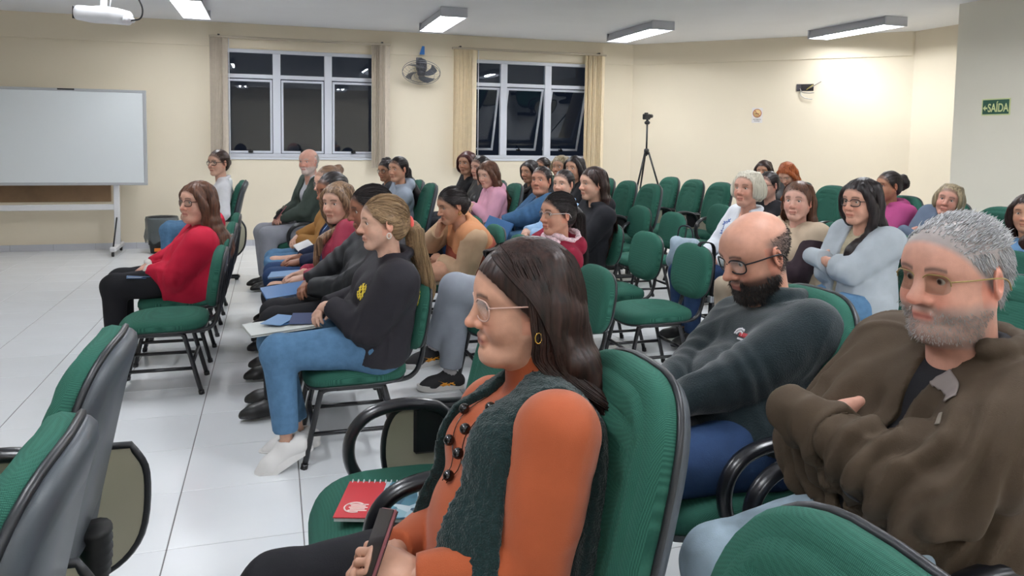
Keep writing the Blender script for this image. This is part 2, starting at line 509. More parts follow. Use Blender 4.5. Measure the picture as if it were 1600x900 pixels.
def back_matrix(x0, z0, tilt):
    """local pad plane (u across, v up, h forward) -> chair space; tilt backwards"""
    t = math.radians(tilt)
    up = Vector((-math.sin(t), 0, math.cos(t))); fw = Vector((math.cos(t), 0, math.sin(t))); lat = Vector((0, 1, 0))
    M = Matrix.Identity(4)
    for i in range(3):
        M[i][0] = lat[i]; M[i][1] = up[i]; M[i][2] = fw[i]
    M[0][3] = x0; M[2][3] = z0
    return M

def make_simple_chair():
    r = empty('chair')
    # seat pad: rounded, dipping slightly at the front edge
    bul = lambda v: (v.x, v.y, v.z-.018*max(0, v.x/.22)**2)
    seat = pad(MB(), .225, .215, 3.2, [(.012, -.035), (.0, -.02), (.0, .0), (.006, .016), (.028, .027), (.075, .031), (.14, .032)],
               M=Matrix.Translation((-.01, 0, .388)), bulge=bul).build('seat', M_green, r)
    pad(MB(), .222, .212, 3.2, [(.04, -.052), (.004, -.042), (.002, -.032)], M=Matrix.Translation((-.01, 0, .388)), bulge=bul).build('seat_pan', M_edge, seat)
    Mb = back_matrix(-.285, .62, 9)
    back = pad(MB(), .205, .165, 2.9, [(.010, -.022), (.0, -.010), (.0, .010), (.008, .026), (.03, .036), (.08, .040)], M=Mb).build('backrest', M_green, r)
    pad(MB(), .203, .163, 2.9, [(.03, -.038), (.006, -.032), (.003, -.020)], M=Mb).build('back_shell', M_edge, back)
    for s in (-1, 1):
        y = s*.165
        fl_ = [(.215, y*1.07, .006), (.15, y, .30), (.138, y, .325), (.115, y, .334), (.08, y, .335)]
        MB().tube(smooth_path(fl_, 5), .0125, 8).build('leg', M_blackm, r)
        rl = [(-.208, y*1.07, .006), (-.13, y, .30), (-.118, y, .325), (-.095, y, .334), (.08, y, .335)]
        MB().tube(smooth_path(rl, 5), .0125, 8).build('leg', M_blackm, r)
        MB().tube([(.185, y*1.04, .145), (-.175, y*1.04, .145)], .010, 8).build('stretcher', M_blackm, r)
        bs = [(-.02, s*.12, .335), (-.20, s*.12, .338), (-.262, s*.12, .362), (-.292, s*.12, .42), (-.305, s*.12, .50), (-.325, s*.12, .66)]
        MB().tube(smooth_path(bs, 5), .0115, 8).build('back_support', M_blackm, r)
        for e, xx in ((1, .216), (-1, -.209)):
            MB().tube([(xx, y*1.07, 0), (xx-.004*e, y*1.07, .022)], .0155, 8).build('foot_cap', M_black, r)
    MB().tube([(.178, -.17, .175), (.178, .17, .175)], .010, 8).build('stretcher', M_blackm, r)
    MB().tube([(-.165, -.17, .175), (-.165, .17, .175)], .010, 8).build('stretcher', M_blackm, r)
    return r

def make_armchair():
    r = empty('armchair')
    bul = lambda v: (v.x, v.y, v.z-.03*max(0, v.x/.24)**3+.012*abs(v.y/.24)**2)
    seat = pad(MB(), .25, .245, 3.4, [(.014, -.04), (.0, -.022), (.0, .004), (.008, .022), (.032, .034), (.09, .038), (.16, .038)],
               M=Matrix.Translation((.0, 0, .402)), bulge=bul).build('seat', M_green, r)
    pad(MB(), .248, .243, 3.4, [(.05, -.066), (.004, -.052), (.001, -.036)], M=Matrix.Translation((.0, 0, .402)), bulge=bul).build('seat_shell', M_shell, seat)
    # backrest: wide at the bottom, arched top, horizontal stitched channels on the front
    Mb = back_matrix(-.300, .725, 13)
    W, Hh = .235, .245
    def outline(n=44):
        pts = []
        for (x, y) in superell(W, Hh, 3.3, n):
            k = 1-.10*((y+Hh)/(2*Hh))**2
            pts.append((x*k, y))
        return pts
    def shell(layers, mb, stitch=False):
        n = 44; vs = []; fs = []; o = outline(n)
        for (ins, h) in layers:
            for (x, y) in o:
                kx = (W-ins)/W; ky = (Hh-ins)/Hh
                X, Y = x*kx, y*ky
                v = Vector((X, Y, h+.03*(X/W)**2+.025*(1-abs(Y+.11)/.35)*0))
                vs.append(tuple(Mb @ v))
        m_ = len(layers)
        for i in range(m_-1):
            for j in range(n): fs.append((i*n+j, i*n+(j+1) % n, (i+1)*n+(j+1) % n, (i+1)*n+j))
        fs.append(tuple(range(n))[::-1]); fs.append(tuple((m_-1)*n+j for j in range(n)))
        return mb.add(vs, fs, True)
    back = shell([(.006, -.012), (.0, .0), (.0, .022), (.010, .040), (.034, .050)], MB()).build('backrest', M_green, r)
    # front face as a grid with channels
    ol_ = outline(56)
    def face(a, b):
        k = int(round(b*56)) % 56; X, y = ol_[k]
        X *= a*.865; y *= a*.87
        ch = 0.
        if -.11 < y < .17 and abs(X) < .15:
            ch = -.008*max(0, 1-abs(((y+.10) % .054)-.027)/.010)*min(1, (.15-abs(X))/.02)
        ch -= .006*max(0, 1-abs(abs(X)-.155)/.010)
        edge = min(1, (1-a)/.10)
        return tuple(Mb @ Vector((X, y, .048+.03*(X/W)**2+ch*edge+.014*edge)))
    MB().grid(face, 30, 57).build('front_cushion', M_green, back)
    shell([(.03, -.042), (.008, -.034), (.001, -.022), (-.001, -.010)], MB()).build('back_shell', M_shell, r)
    o = outline(44)
    MB().tube([tuple(Mb @ Vector((x*1.005, y*1.005, -.008+.03*(x/W)**2))) for x, y in o], .0075, 6, closed=True).build('edge_trim', M_edge, back)
    # bellows-covered upright between seat and back
    up = smooth_path([(-.14, 0, .345), (-.23, 0, .352), (-.285, 0, .39), (-.302, 0, .45), (-.304, 0, .53)], 8)
    rr = [.030+.004*(i % 2) for i in range(len(up))]
    MB().tube(up, rr, 12, flat=1.4).build('bellows', M_bellow, r)
    # beam with a T foot
    MB().box(-.12, -.04, -.28, .28, .29, .35, bev=.008).build('beam', M_blackm, r)
    MB().box(-.10, -.06, -.03, .03, .04, .30, bev=.006).build('column', M_blackm, r)
    MB().box(-.30, .17, -.03, .03, .012, .05, bev=.012).build('foot', M_blackm, r)
    for xx in (-.27, .14):
        MB().lathe([(.018, 0), (.018, .014)], 10, M=Matrix.Translation((xx, 0, 0))).build('foot_pad', M_black, r)
    return r

def loop_arm(r, s):
    """closed black loop armrest on one side"""
    y = s*.262
    pts = [(-.15, .37), (-.19, .45), (-.19, .53), (-.15, .590), (-.08, .612), (.00, .612), (.07, .590), (.115, .54), (.125, .475), (.105, .415), (.06, .372), (-.02, .36)]
    P3 = smooth_path([(x, y, z) for x, z in pts], 4)
    a = MB().tube(P3, .0185, 10, flat=1.35).build('armrest', M_blackm, r)
    MB().box(-.10, -.04, min(y, s*.20), max(y, s*.20), .345, .375, bev=.006).build('arm_bracket', M_blackm, a)
    return a
def tablet(r, s, folded=True):
    """writing tablet folded down outside the armrest, hung from its black hinge plate"""
    y = s*.292
    base = [(-.13, .60), (.13, .60), (.205, .55), (.215, .42), (.16, .31), (.05, .255), (-.07, .27), (-.15, .36), (-.165, .52)]
    sm = smooth_path([(x-.20, 0, z) for x, z in base+base[:1]], 5)[:-1]
    poly = [(p[0], p[2]) for p in sm]
    t = MB().prism(poly, y-.008, y+.008, axis='y').build('writing_tablet', M_tablet, r)
    MB().tube([(p[0], y, p[2]) for p in sm], .0105, 6, closed=True).build('edge_band', M_edge, t)
    MB().box(-.24, -.07, min(y, y-s*.022), max(y, y-s*.022), .45, .60, bev=.008).build('hinge_plate', M_black, t)
    MB().tube([(-.10, s*.262, .605), (-.10, s*.28, .595), (-.10, y-s*.01, .575)], .012, 8).build('hinge', M_blackm, t)
    return t

proto_simple = make_simple_chair()
proto_arm = make_armchair()
def chair(kind, x, y, label, rz=0., arms='', tab='', group=None):
    """facing -x; arms / tab: sides 'n' (towards the camera) and 'f'"""
    o = copy_tree(proto_simple if kind == 's' else proto_arm)
    o.location = (x, y, 0); o.rotation_euler = (0, 0, math.pi+math.radians(rz))
    tag(o, label, 'chair', group or ('plain green chairs' if kind == 's' else 'green armchairs on beams'))
    for a in arms: loop_arm(o, 1 if a == 'n' else -1)
    for a in tab: tablet(o, 1 if a == 'n' else -1)
    return o
def drop_prototypes():
    for p in (proto_simple, proto_arm):
        for c in list(p.children_recursive)+[p]: bpy.data.objects.remove(c)

# ================================================================== BODIES: solid shapes blended into one skin
class Field:
    def __init__(s, lo, hi, h):
        s.lo = np.array(lo, np.float32); s.h = h
        n = np.maximum(((np.array(hi)-np.array(lo))/h).astype(int)+2, 4)
        s.ax = [s.lo[i]+h*np.arange(n[i], dtype=np.float32) for i in range(3)]
        s.F = np.full(tuple(n), 1.0, np.float32)
    def box(s, lo, hi):
        sl = []
        for i in range(3):
            a = int(np.searchsorted(s.ax[i], lo[i])); b = int(np.searchsorted(s.ax[i], hi[i]))
            if b-a < 1: return None
            sl.append(slice(a, b))
        return tuple(sl)
    def xyz(s, sl):
        return s.ax[0][sl[0]][:, None, None], s.ax[1][sl[1]][None, :, None], s.ax[2][sl[2]][None, None, :]
    def comb(s, sl, d, k, sub=False):
        a = s.F[sl]
        if sub:
            b = -d
            if k > 0:
                h = np.clip(.5-.5*(b-a)/k, 0, 1); s.F[sl] = b*(1-h)+a*h+k*h*(1-h)
            else: s.F[sl] = np.maximum(a, b)
        else:
            if k > 0:
                h = np.clip(.5+.5*(d-a)/k, 0, 1); s.F[sl] = d*(1-h)+a*h-k*h*(1-h)
            else: s.F[sl] = np.minimum(a, d)
    def cap(s, a, b, r1, r2=None, k=.02, sub=False, flat=False, sq=None):
        """tapered capsule; flat cuts the b end square"""
        a = np.array(a, float); b = np.array(b, float); r2 = r1 if r2 is None else r2
        R = max(r1, r2)+k+3*s.h
        sl = s.box(np.minimum(a, b)-R, np.maximum(a, b)+R)
        if sl is None: return s
        X, Y, Z = s.xyz(sl); d = b-a; L2 = float(d@d)+1e-12
        t0 = ((X-a[0])*d[0]+(Y-a[1])*d[1]+(Z-a[2])*d[2])/L2
        t = np.clip(t0, 0, 1)
        px, py, pz = X-a[0]-t*d[0], Y-a[1]-t*d[1], Z-a[2]-t*d[2]
        D = np.sqrt(px*px+py*py+pz*pz)-(r1+(r2-r1)*t)
        if flat: D = np.maximum(D, (t0-1)*math.sqrt(L2))
        s.comb(sl, D, k, sub); return s
    def ell(s, c, r, k=.02, sub=False, R=None):
        c = np.array(c, float); r = np.array(r, float)
        q = max(r)+k+3*s.h
        sl = s.box(c-q, c+q)
        if sl is None: return s
        X, Y, Z = s.xyz(sl); x, y, z = X-c[0], Y-c[1], Z-c[2]
        if R is not None:
            R = np.array(R)
            x, y, z = (R[0, 0]*x+R[1, 0]*y+R[2, 0]*z), (R[0, 1]*x+R[1, 1]*y+R[2, 1]*z), (R[0, 2]*x+R[1, 2]*y+R[2, 2]*z)
        k0 = np.sqrt((x/r[0])**2+(y/r[1])**2+(z/r[2])**2)+1e-6
        k1 = np.sqrt((x/r[0]**2)**2+(y/r[1]**2)**2+(z/r[2]**2)**2)+1e-6
        s.comb(sl, k0*(k0-1)/k1, k, sub); return s
    def chain(s, pts, rs, k=.02, sub=False):
        for i in range(len(pts)-1):
            s.cap(pts[i], pts[i+1], rs[i], rs[i+1], k, sub)
        return s
    def cut(s, fn, lo=None, hi=None):
        """keep only where fn(x,y,z) < 0"""
        sl = s.box(lo, hi) if lo is not None else (slice(None),)*3
        if sl is None: return s
        X, Y, Z = s.xyz(sl)
        s.F[sl] = np.maximum(s.F[sl], fn(X, Y, Z)); return s
    def mesh(s):
        F = s.F; F[0] = F[-1] = 1; F[:, 0] = F[:, -1] = 1; F[:, :, 0] = F[:, :, -1] = 1
        S = F < 0
        n = S.shape
        cnt = np.zeros((n[0]-1, n[1]-1, n[2]-1), np.int8)
        offs = [(i, j, k) for i in (0, 1) for j in (0, 1) for k in (0, 1)]
        for (i, j, k) in offs: cnt += S[i:n[0]-1+i, j:n[1]-1+j, k:n[2]-1+k]
        act = (cnt > 0) & (cnt < 8)
        I, J, K = np.nonzero(act)
        idx = np.full(act.shape, -1, np.int64); idx[I, J, K] = np.arange(len(I))
        val = {o: F[I+o[0], J+o[1], K+o[2]] for o in offs}
        acc = np.zeros((len(I), 3)); c = np.zeros(len(I))
        for a in offs:
            for ax in range(3):
                if a[ax] == 0:
                    b = list(a); b[ax] = 1; b = tuple(b)
                    va, vb = val[a], val[b]; m_ = (va < 0) != (vb < 0)
                    den = np.where(m_, va-vb, 1); t = np.where(m_, va/den, 0)
                    p = np.array(a, float)[None, :].repeat(len(I), 0); p[:, ax] = t
                    acc += p*m_[:, None]; c += m_
        V = (acc/np.maximum(c, 1)[:, None]+np.stack([I, J, K], 1))*s.h+s.lo
        quads = []
        for ax in range(3):
            A = [slice(None)]*3; B = [slice(None)]*3
            A[ax] = slice(0, n[ax]-1); B[ax] = slice(1, n[ax])
            sa, sb = S[tuple(A)], S[tuple(B)]
            e = sa != sb
            o1, o2 = (ax+1) % 3, (ax+2) % 3
            ii = np.nonzero(e)
            ok = (ii[o1] > 0) & (ii[o2] > 0) & (ii[o1] < n[o1]-1) & (ii[o2] < n[o2]-1)
            ii = [q[ok] for q in ii]; pos = sa[e][ok]
            def cell(d1, d2):
                q = [ii[0], ii[1], ii[2]]; q[o1] = q[o1]+d1; q[o2] = q[o2]+d2
                return idx[q[0], q[1], q[2]]
            Q = np.stack([cell(-1, -1), cell(0, -1), cell(0, 0), cell(-1, 0)], 1)
            Q[~pos] = Q[~pos][:, ::-1]
            quads.append(Q)
        Q = np.concatenate(quads); Q = Q[(Q >= 0).all(1)]
        return V, Q

def np_normals(V, Q):
    n = np.cross(V[Q[:, 2]]-V[Q[:, 0]], V[Q[:, 3]]-V[Q[:, 1]])
    N = np.zeros_like(V)
    for i in range(4): np.add.at(N, Q[:, i], n)
    return N/(np.linalg.norm(N, axis=1)[:, None]+1e-9)

def relax(V, Q, it=1, w=.5):
    for _ in range(it):
        A = np.zeros_like(V); c = np.zeros(len(V))
        for i in range(4):
            for j in (1, 3):
                np.add.at(A, Q[:, i], V[Q[:, (i+j) % 4]]); np.add.at(c, Q[:, i], 1)
        V = V*(1-w)+w*A/np.maximum(c, 1)[:, None]
    return V

def wavy(V, freq, seed, n=5):
    """smooth random field in -1..1"""
    g = np.random.RandomState(seed); out = np.zeros(len(V))
    for _ in range(n):
        k = g.normal(size=3)*freq; k2 = g.normal(size=3)*freq*.6
        out += np.sin(V@k+g.uniform(0, 6)+1.6*np.sin(V@k2+g.uniform(0, 6)))
    return out/n

def np_obj(name, V, Q, material, parent=None, col=None):
    me = bpy.data.meshes.new(name)
    me.vertices.add(len(V)); me.vertices.foreach_set('co', np.asarray(V, np.float32).ravel())
    me.loops.add(Q.size); me.loops.foreach_set('vertex_index', Q.astype(np.int32).ravel())
    me.polygons.add(len(Q))
    me.polygons.foreach_set('loop_start', np.arange(0, Q.size, 4, dtype=np.int32))
    me.polygons.foreach_set('use_smooth', np.ones(len(Q), bool))
    me.update(calc_edges=True); me.validate()
    me.materials.append(material)
    if col is not None:
        at = me.attributes.new('Col', 'FLOAT_COLOR', 'POINT')
        at.data.foreach_set('color', np.concatenate([col, np.ones((len(col), 1))], 1).astype(np.float32).ravel())
    o = bpy.data.objects.new(name, me)
    return link(o, parent)

def join(parts):
    V = []; Q = []; C = []; o = 0
    for v, q, c in parts:
        V.append(v); Q.append(q+o); C.append(c if c.ndim == 2 else np.tile(c, (len(v), 1))); o += len(v)
    return np.concatenate(V), np.concatenate(Q), np.concatenate(C)

def rotm(yaw=0, pitch=0, roll=0):
    """head turn: yaw left +, pitch nods forward/down +, roll tilts to own right +  (degrees)"""
    y, p, r = map(math.radians, (yaw, pitch, roll))
    Rz = np.array([[math.cos(y), -math.sin(y), 0], [math.sin(y), math.cos(y), 0], [0, 0, 1]])
    Ry = np.array([[math.cos(p), 0, math.sin(p)], [0, 1, 0], [-math.sin(p), 0, math.cos(p)]])
    Rx = np.array([[1, 0, 0], [0, math.cos(r), -math.sin(r)], [0, math.sin(r), math.cos(r)]])
    return Rz@Ry@Rx

def basis(x, z):
    x = np.array(x, float); x /= np.linalg.norm(x); z = np.array(z, float); z = z-x*(z@x); z /= np.linalg.norm(z)+1e-9
    return np.stack([x, np.cross(z, x), z], 1)

def sphere_q(c, r, nu=14, nv=10):
    V = []; Q = []
    for i in range(nv+1):
        th = math.pi*i/nv
        for j in range(nu):
            ph = 2*math.pi*j/nu; V.append((math.cos(th), math.sin(th)*math.cos(ph), math.sin(th)*math.sin(ph)))
    for i in range(nv):
        for j in range(nu): Q.append((i*nu+j, (i+1)*nu+j, (i+1)*nu+(j+1) % nu, i*nu+(j+1) % nu))
    return np.array(V)*r+np.array(c), np.array(Q), np.array(V)

# ---- hands: palm, four fingers, thumb. x along the fingers, z out of the back of the hand, y to the thumb
HANDS = {}
def hand_mesh(curl, h, thumb=0., spread=1.):
    key = (tuple(curl) if hasattr(curl, '__len__') else curl, h, thumb, spread)
    if key in HANDS: return HANDS[key]
    f = Field((-.07, -.07, -.11), (.21, .085, .05), h)
    f.cap((-.022, .007, 0), (.012, .010, 0), .0205, .020, .01); f.cap((-.022, -.007, 0), (.012, -.010, 0), .0205, .019, .012)
    kn = [(.088, .027, .0), (.093, .009, .003), (.088, -.010, .001), (.079, -.027, -.004)]
    ln = [.071, .079, .073, .057]; rr = [.0092, .0095, .0090, .0080]
    for p in kn: f.cap((.012, p[1]*.55, 0), p, .0165, .0120, .012)
    f.ell((.045, .024, -.012), (.032, .017, .015), .012); f.ell((.045, -.022, -.010), (.036, .014, .013), .012)
    for i, p in enumerate(kn):
        c = curl[i] if hasattr(curl, '__len__') else curl
        a = 0; q = np.array(p, float); sp = (1.5-i)*.05*spread; r0 = rr[i]
        for sgm, (fr, dc) in enumerate(((.46, .9), (.30, 1.1), (.24, .8))):
            a += c*dc
            q2 = q+ln[i]*fr*np.array([math.cos(a), math.sin(sp)*math.cos(a), -math.sin(a)])
            f.cap(q, q2, r0, r0*.92, .004); q = q2; r0 *= .92
    t0 = (.018, .026, -.010); t1 = (.048, .047-.012*thumb, -.022-.012*thumb); t2 = (.078, .052-.026*thumb, -.030-.020*thumb); t3 = (.100, .046-.036*thumb, -.034-.026*thumb)
    f.cap(t0, t1, .0145, .0120, .012); f.cap(t1, t2, .0112, .0100, .004); f.cap(t2, t3, .0100, .0085, .003)
    V, Q = f.mesh(); V = relax(V, Q, 1, .3)
    HANDS[key] = (V, Q)
    return V, Q

def place_hand(P, wrist, d, dorsal, side, curl=.45, thumb=0., h=.005, sc=1., spread=1.):
    """side +1 = left hand. thumb side follows handedness"""
    V, Q = hand_mesh(curl, h, thumb, spread)
    V = V*sc*np.array([1, -side, 1]); Q2 = Q if side < 0 else Q[:, ::-1]
    B = basis(d, dorsal)
    return V@B.T+np.array(wrist), Q2

# ---- faces
def paint_head(V, c, st):
    """colours that belong to the skin: lips, brows, stubble, shaved hair"""
    C = np.tile(np.array(lin(c['skin'])), (len(V), 1))
    x, y, z = V[:, 0], V[:, 1], V[:, 2]; ay = np.abs(y)
    def mix(mask, rgb, k=1.):
        w = np.clip(mask, 0, 1)[:, None]*k
        C[:] = C*(1-w)+np.array(lin(rgb))*w
    red = tuple(min(255, v*f) for v, f in zip(c['skin'], (1.06, .86, .82)))
    mix(np.exp(-((ay-.036)**2+(z+.028)**2)/.0004)*(x > .04), red, .45)
    mix(np.exp(-(y**2+(z+.030)**2)/.00022)*(x > .085), red, .5)
    mix(np.exp(-((ay-.080)**2)/.0004)*(np.abs(z+.005) < .04)*(np.abs(x+.01) < .03), red, .5)
    if st.get('hair'):     # roots along the hairline
        hl_ = st.get('hairline', .012)
        mix(np.clip((hl_+.012-(.75*x-.66*z))/.014, 0, 1)*(z > -.02)*(ay < .0775*st.get('wide', 1.)), c['hair'], .8)
    if 'scalp' in st:      # cropped or shaved hair
        k = st.get('scalpline', .018)
        m_ = np.clip((k-(.75*x-.66*(z-.0)))/.012, 0, 1)*(z > -.035-.2*(x < -.03)*.5)*np.clip((z-(-.05-(x < 0)*.03))/.02, 0, 1)
        if st.get('bald'):
            m_ = m_*np.clip((.062-z)/.02, 0, 1)*np.clip((.02-x)/.03, 0, 1)
        mix(m_*(ay < .0775*st.get('wide', 1.)), st['scalp'], .9)
    if 'beard' in st:
        b = np.clip((-.030-z)/.02, 0, 1)*np.clip((x+.02)/.03, 0, 1)
        cheek = np.clip((z+.02-.9*(ay-.03))/.02, 0, 1)
        jaw = np.clip((.045+.25*(x-.02)-0-(z+.095))/.03, 0, 1)
        m_ = np.maximum(b*np.clip((-.052-z+.6*(ay-.02))/.012+ .5, 0, 1), np.exp(-((z+.048)**2)/.00006)*(ay < .032)*(x > .075))
        m_ = m_*np.clip((z+.135)/.01, 0, 1)
        mix(m_, st['beard'], st.get('beardk', .85))
    brow = np.exp(-((z-(.030+.004*np.sin((ay-.014)/.035*3.1)))**2)/.000018)*(ay > .013)*(ay < .050)*(x > .05)
    mix(brow, st.get('brow', c['hair']), .85)
    lip = np.exp(-((z+.0625)**2)/.00005)*np.clip((.0235-ay)/.004, 0, 1)*(x > .07)
    mix(lip, st.get('lips', tuple(v*f for v, f in zip(c['skin'], (.92, .66, .64)))), .8)
    mouth = np.exp(-((z+.0622)**2)/.0000035)*np.clip((.022-ay)/.003, 0, 1)*(x > .07)
    mix(mouth, (90, 45, 42), .7)
    lid = np.exp(-(((ay-.032)/.016)**2+((z-.013)/.004)**2))*(x > .05)
    mix(lid, (70, 48, 42), .55)
    return C

def head_mesh(st, neck_local, h, male):
    """head space: x out of the face, z up, origin mid skull; about .23 m chin to crown"""
    f = Field((-.14, -.115, -.235), (.15, .115, .15), h)
    wd = st.get('wide', 1.)
    f.ell((-.014, 0, .034), (.098, .076*wd, .086), .03)
    f.ell((.020, 0, -.022), (.070, .062*wd, .082), .03)
    f.ell((.045, 0, .040), (.045, .058*wd, .050), .03)
    jw = (.046 if male else .040)*wd
    f.cap((.000, jw+.012, -.045), (.056, .018, -.094), .022, .020, .025); f.cap((.000, -jw-.012, -.045), (.056, -.018, -.094), .022, .020, .025)
    f.ell((.066, 0, -.093), (.022, .024, .020), .02)
    fat = st.get('fat', 0.)
    for s in (-1, 1):
        f.ell((.050, s*.036*wd, -.030-.012*fat), (.032+.006*fat, .028+.008*fat, .032+.01*fat), .02)
        f.ell((.055, s*.030, .033), (.030, .026, .010), .014)
        f.ell((.098, s*.033, .009), (.024, .018, .013), .010, sub=True)
    if fat: f.ell((.035, 0, -.098), (.050, .050*wd, .030*fat+.012), .03)
    nz = st.get('nose', 1.)
    f.cap((.084, 0, .018), (.101+.004*nz, 0, -.022), .0075, .0115*nz, .010)
    f.ell((.104+.004*nz, 0, -.026), (.0125*nz, .0125*nz, .0105), .006)
    for s in (-1, 1): f.ell((.093, s*.0135*nz, -.030), (.010, .0085*nz, .0085), .006)
    f.cap((.086, -.016, -.0570), (.086, .016, -.0570), .0075, None, .005); f.cap((.085, -.013, -.0685), (.085, .013, -.0685), .0082, None, .005)
    f.cap((.098, -.02, -.0622), (.098, .02, -.0622), .0045, None, .004, sub=True) if h < .0045 else None
    for s in (-1, 1):        # ears
        R = rotm(s*22, 8, 0)
        f.ell((-.012, s*.079*wd, -.002), (.019, .0075, .032), .006, R=R)
        f.ell((-.008, s*.0855*wd, .002), (.010, .006, .018), .004, sub=True, R=R)
    # eyelids
    if h < .0056:
        for s in (-1, 1):
            f.cap((.0765, s*.021, .0175), (.0735, s*.044, .0155), .0058, .0048, .004)
            f.cap((.0750, s*.022, -.0035), (.0715, s*.044, -.0015), .0045, .004, .004)
    nr = .058 if male else .050
    nr *= 1+.12*fat
    f.cap((-.018, 0, -.060), neck_local, nr*.98, nr*1.05, .03)
    V, Q = f.mesh(); V = relax(V, Q, 1, .35)
    return V, Q

def eye_parts(h, iris, gaze=0.):
    out = []
    for s in (-1, 1):
        V, Q, U = sphere_q((.0690, s*.0325, .0085), .0122)
        B = rotm(gaze, 3, 0); V = (U@B.T)*.0122+np.array((.0690, s*.0325, .0085))
        C = np.tile(np.array(lin((214, 208, 202))), (len(V), 1))
        C[U[:, 0] > .84] = np.array(lin(iris)); C[U[:, 0] > .97] = .004
        out.append((V, Q, C))
    return out

def lerp(a, b, t): return np.array(a)*(1-t)+np.array(b)*t
def ik(S, Wr, l1, l2, pole):
    S = np.array(S, float); Wr = np.array(Wr, float); d = Wr-S; L = np.linalg.norm(d)
    if L > .995*(l1+l2): k = .995*(l1+l2)/L; Wr = S+d*k; d = Wr-S; L = np.linalg.norm(d)
    a = (l1*l1-l2*l2+L*L)/(2*L); hgt = math.sqrt(max(l1*l1-a*a, 1e-6))
    u = d/L; p = np.array(pole, float); p = p-u*(p@u); p /= np.linalg.norm(p)+1e-9
    return S+u*a+p*hgt, Wr

M_skin = col_mat('skin', rough=.48, spec=.35)
M_skin_fine = col_mat('skin_fine', rough=.45, spec=.4, bump=.12, bscale=420)
def hair_mat(name, rgb, rgb2=None, along='z', rough=.42):
    if name in MATS: return MATS[name]
    M = bpy.data.materials.new(name); M.use_nodes = True
    nt = M.node_tree; b = nt.nodes['Principled BSDF']
    tc = nt.nodes.new('ShaderNodeTexCoord'); mp = nt.nodes.new('ShaderNodeMapping')
    mp.inputs['Scale'].default_value = {'z': (110, 110, 7), 'x': (7, 110, 100)}[along]
    nt.links.new(tc.outputs['Object'], mp.inputs[0])
    n = nt.nodes.new('ShaderNodeTexNoise'); n.inputs['Scale'].default_value = 1; n.inputs['Detail'].default_value = 3
    nt.links.new(mp.outputs[0], n.inputs['Vector'])
    r = nt.nodes.new('ShaderNodeMapRange'); r.inputs[1].default_value = .32; r.inputs[2].default_value = .68
    nt.links.new(n.outputs['Fac'], r.inputs[0])
    mx = nt.nodes.new('ShaderNodeMix'); mx.data_type = 'RGBA'
    rgb2 = rgb2 or tuple(min(255, v*1.5+8) for v in rgb)
    mx.inputs[6].default_value = (*lin(rgb), 1); mx.inputs[7].default_value = (*lin(rgb2), 1)
    nt.links.new(r.outputs[0], mx.inputs[0]); nt.links.new(mx.outputs[2], b.inputs['Base Color'])
    bp = nt.nodes.new('ShaderNodeBump'); bp.inputs['Strength'].default_value = .35; bp.inputs['Distance'].default_value = .003
    nt.links.new(n.outputs['Fac'], bp.inputs['Height']); nt.links.new(bp.outputs[0], b.inputs['Normal'])
    b.inputs['Roughness'].default_value = rough; b.inputs['Specular IOR Level'].default_value = .3
    MATS[name] = M
    return M
def cloth(name, rgb, rough=.85, var=.06, vscale=14., bump=.25, bscale=420., sheen=0.):
    return mat(name, rgb, rough=rough, spec=.25, var=var, vscale=vscale, bump=bump, bscale=bscale, sheen=sheen)

M_denim = cloth('blue_denim', (82, 118, 150), var=.14, vscale=30)
M_denim_dark = cloth('dark_blue_denim', (36, 58, 92), var=.12, vscale=30)
M_denim_pale = cloth('washed_denim', (166, 186, 200), var=.12, vscale=24)
M_blackcloth = cloth('black_cloth', (26, 26, 30))
M_charcoal = cloth('charcoal_cloth', (44, 46, 52))
M_shoe_black = mat('black_shoe', (20, 20, 22), rough=.45)
M_shoe_white = mat('white_canvas_shoe', (226, 224, 222), rough=.6, bump=.1, bscale=300)
M_gold = mat('gold_metal', (200, 160, 80), rough=.25, metal=1.)
M_lens = glass_mat('spectacle_lens', (.96, .97, .97), 1.0)

def glasses(root, Hm, hs, rgb, wd=1., r=.0017, shape=(.026, .019), rimless=False, lens=None):
    g = empty('glasses'); g.parent = root
    g.matrix_local = Hm
    M_ = mat('frame_%d_%d_%d' % rgb, rgb, rough=.3, metal=.3)
    for s in (-1, 1):
        cx = .093
        o = superell(shape[0], shape[1], 2.8, 22)
        pts = [(cx-.012*((s*y+.0)/.03)*(1 if s*y > 0 else .2), s*.033+y, .004+z) for y, z in o]
        if not rimless: MB().tube(pts, r, 6, closed=True).build('rim', M_, g)
        else: MB().tube(pts[:12], r*.8, 6).build('rim', M_, g)
        MB().add([(p[0]-.0006, p[1], p[2]) for p in pts]+[(p[0]+.0006, p[1], p[2]) for p in pts],
                 [tuple(range(22)), tuple(range(43, 21, -1))]+[(i, (i+1) % 22, 22+(i+1) % 22, 22+i) for i in range(22)]).build('lens', lens or M_lens, g)
        tp = smooth_path([(.083, s*.060, .012), (.050, s*.074*wd, .013), (.000, s*.088*wd, .012), (-.022, s*.090*wd, .004), (-.034, s*.088*wd, -.016)], 4)
        MB().tube(tp, r, 6).build('temple', M_, g)
    MB().tube(smooth_path([(.093, -.009, .009), (.098, 0, .011), (.093, .009, .009)], 4), r, 6).build('bridge', M_, g)
    return g

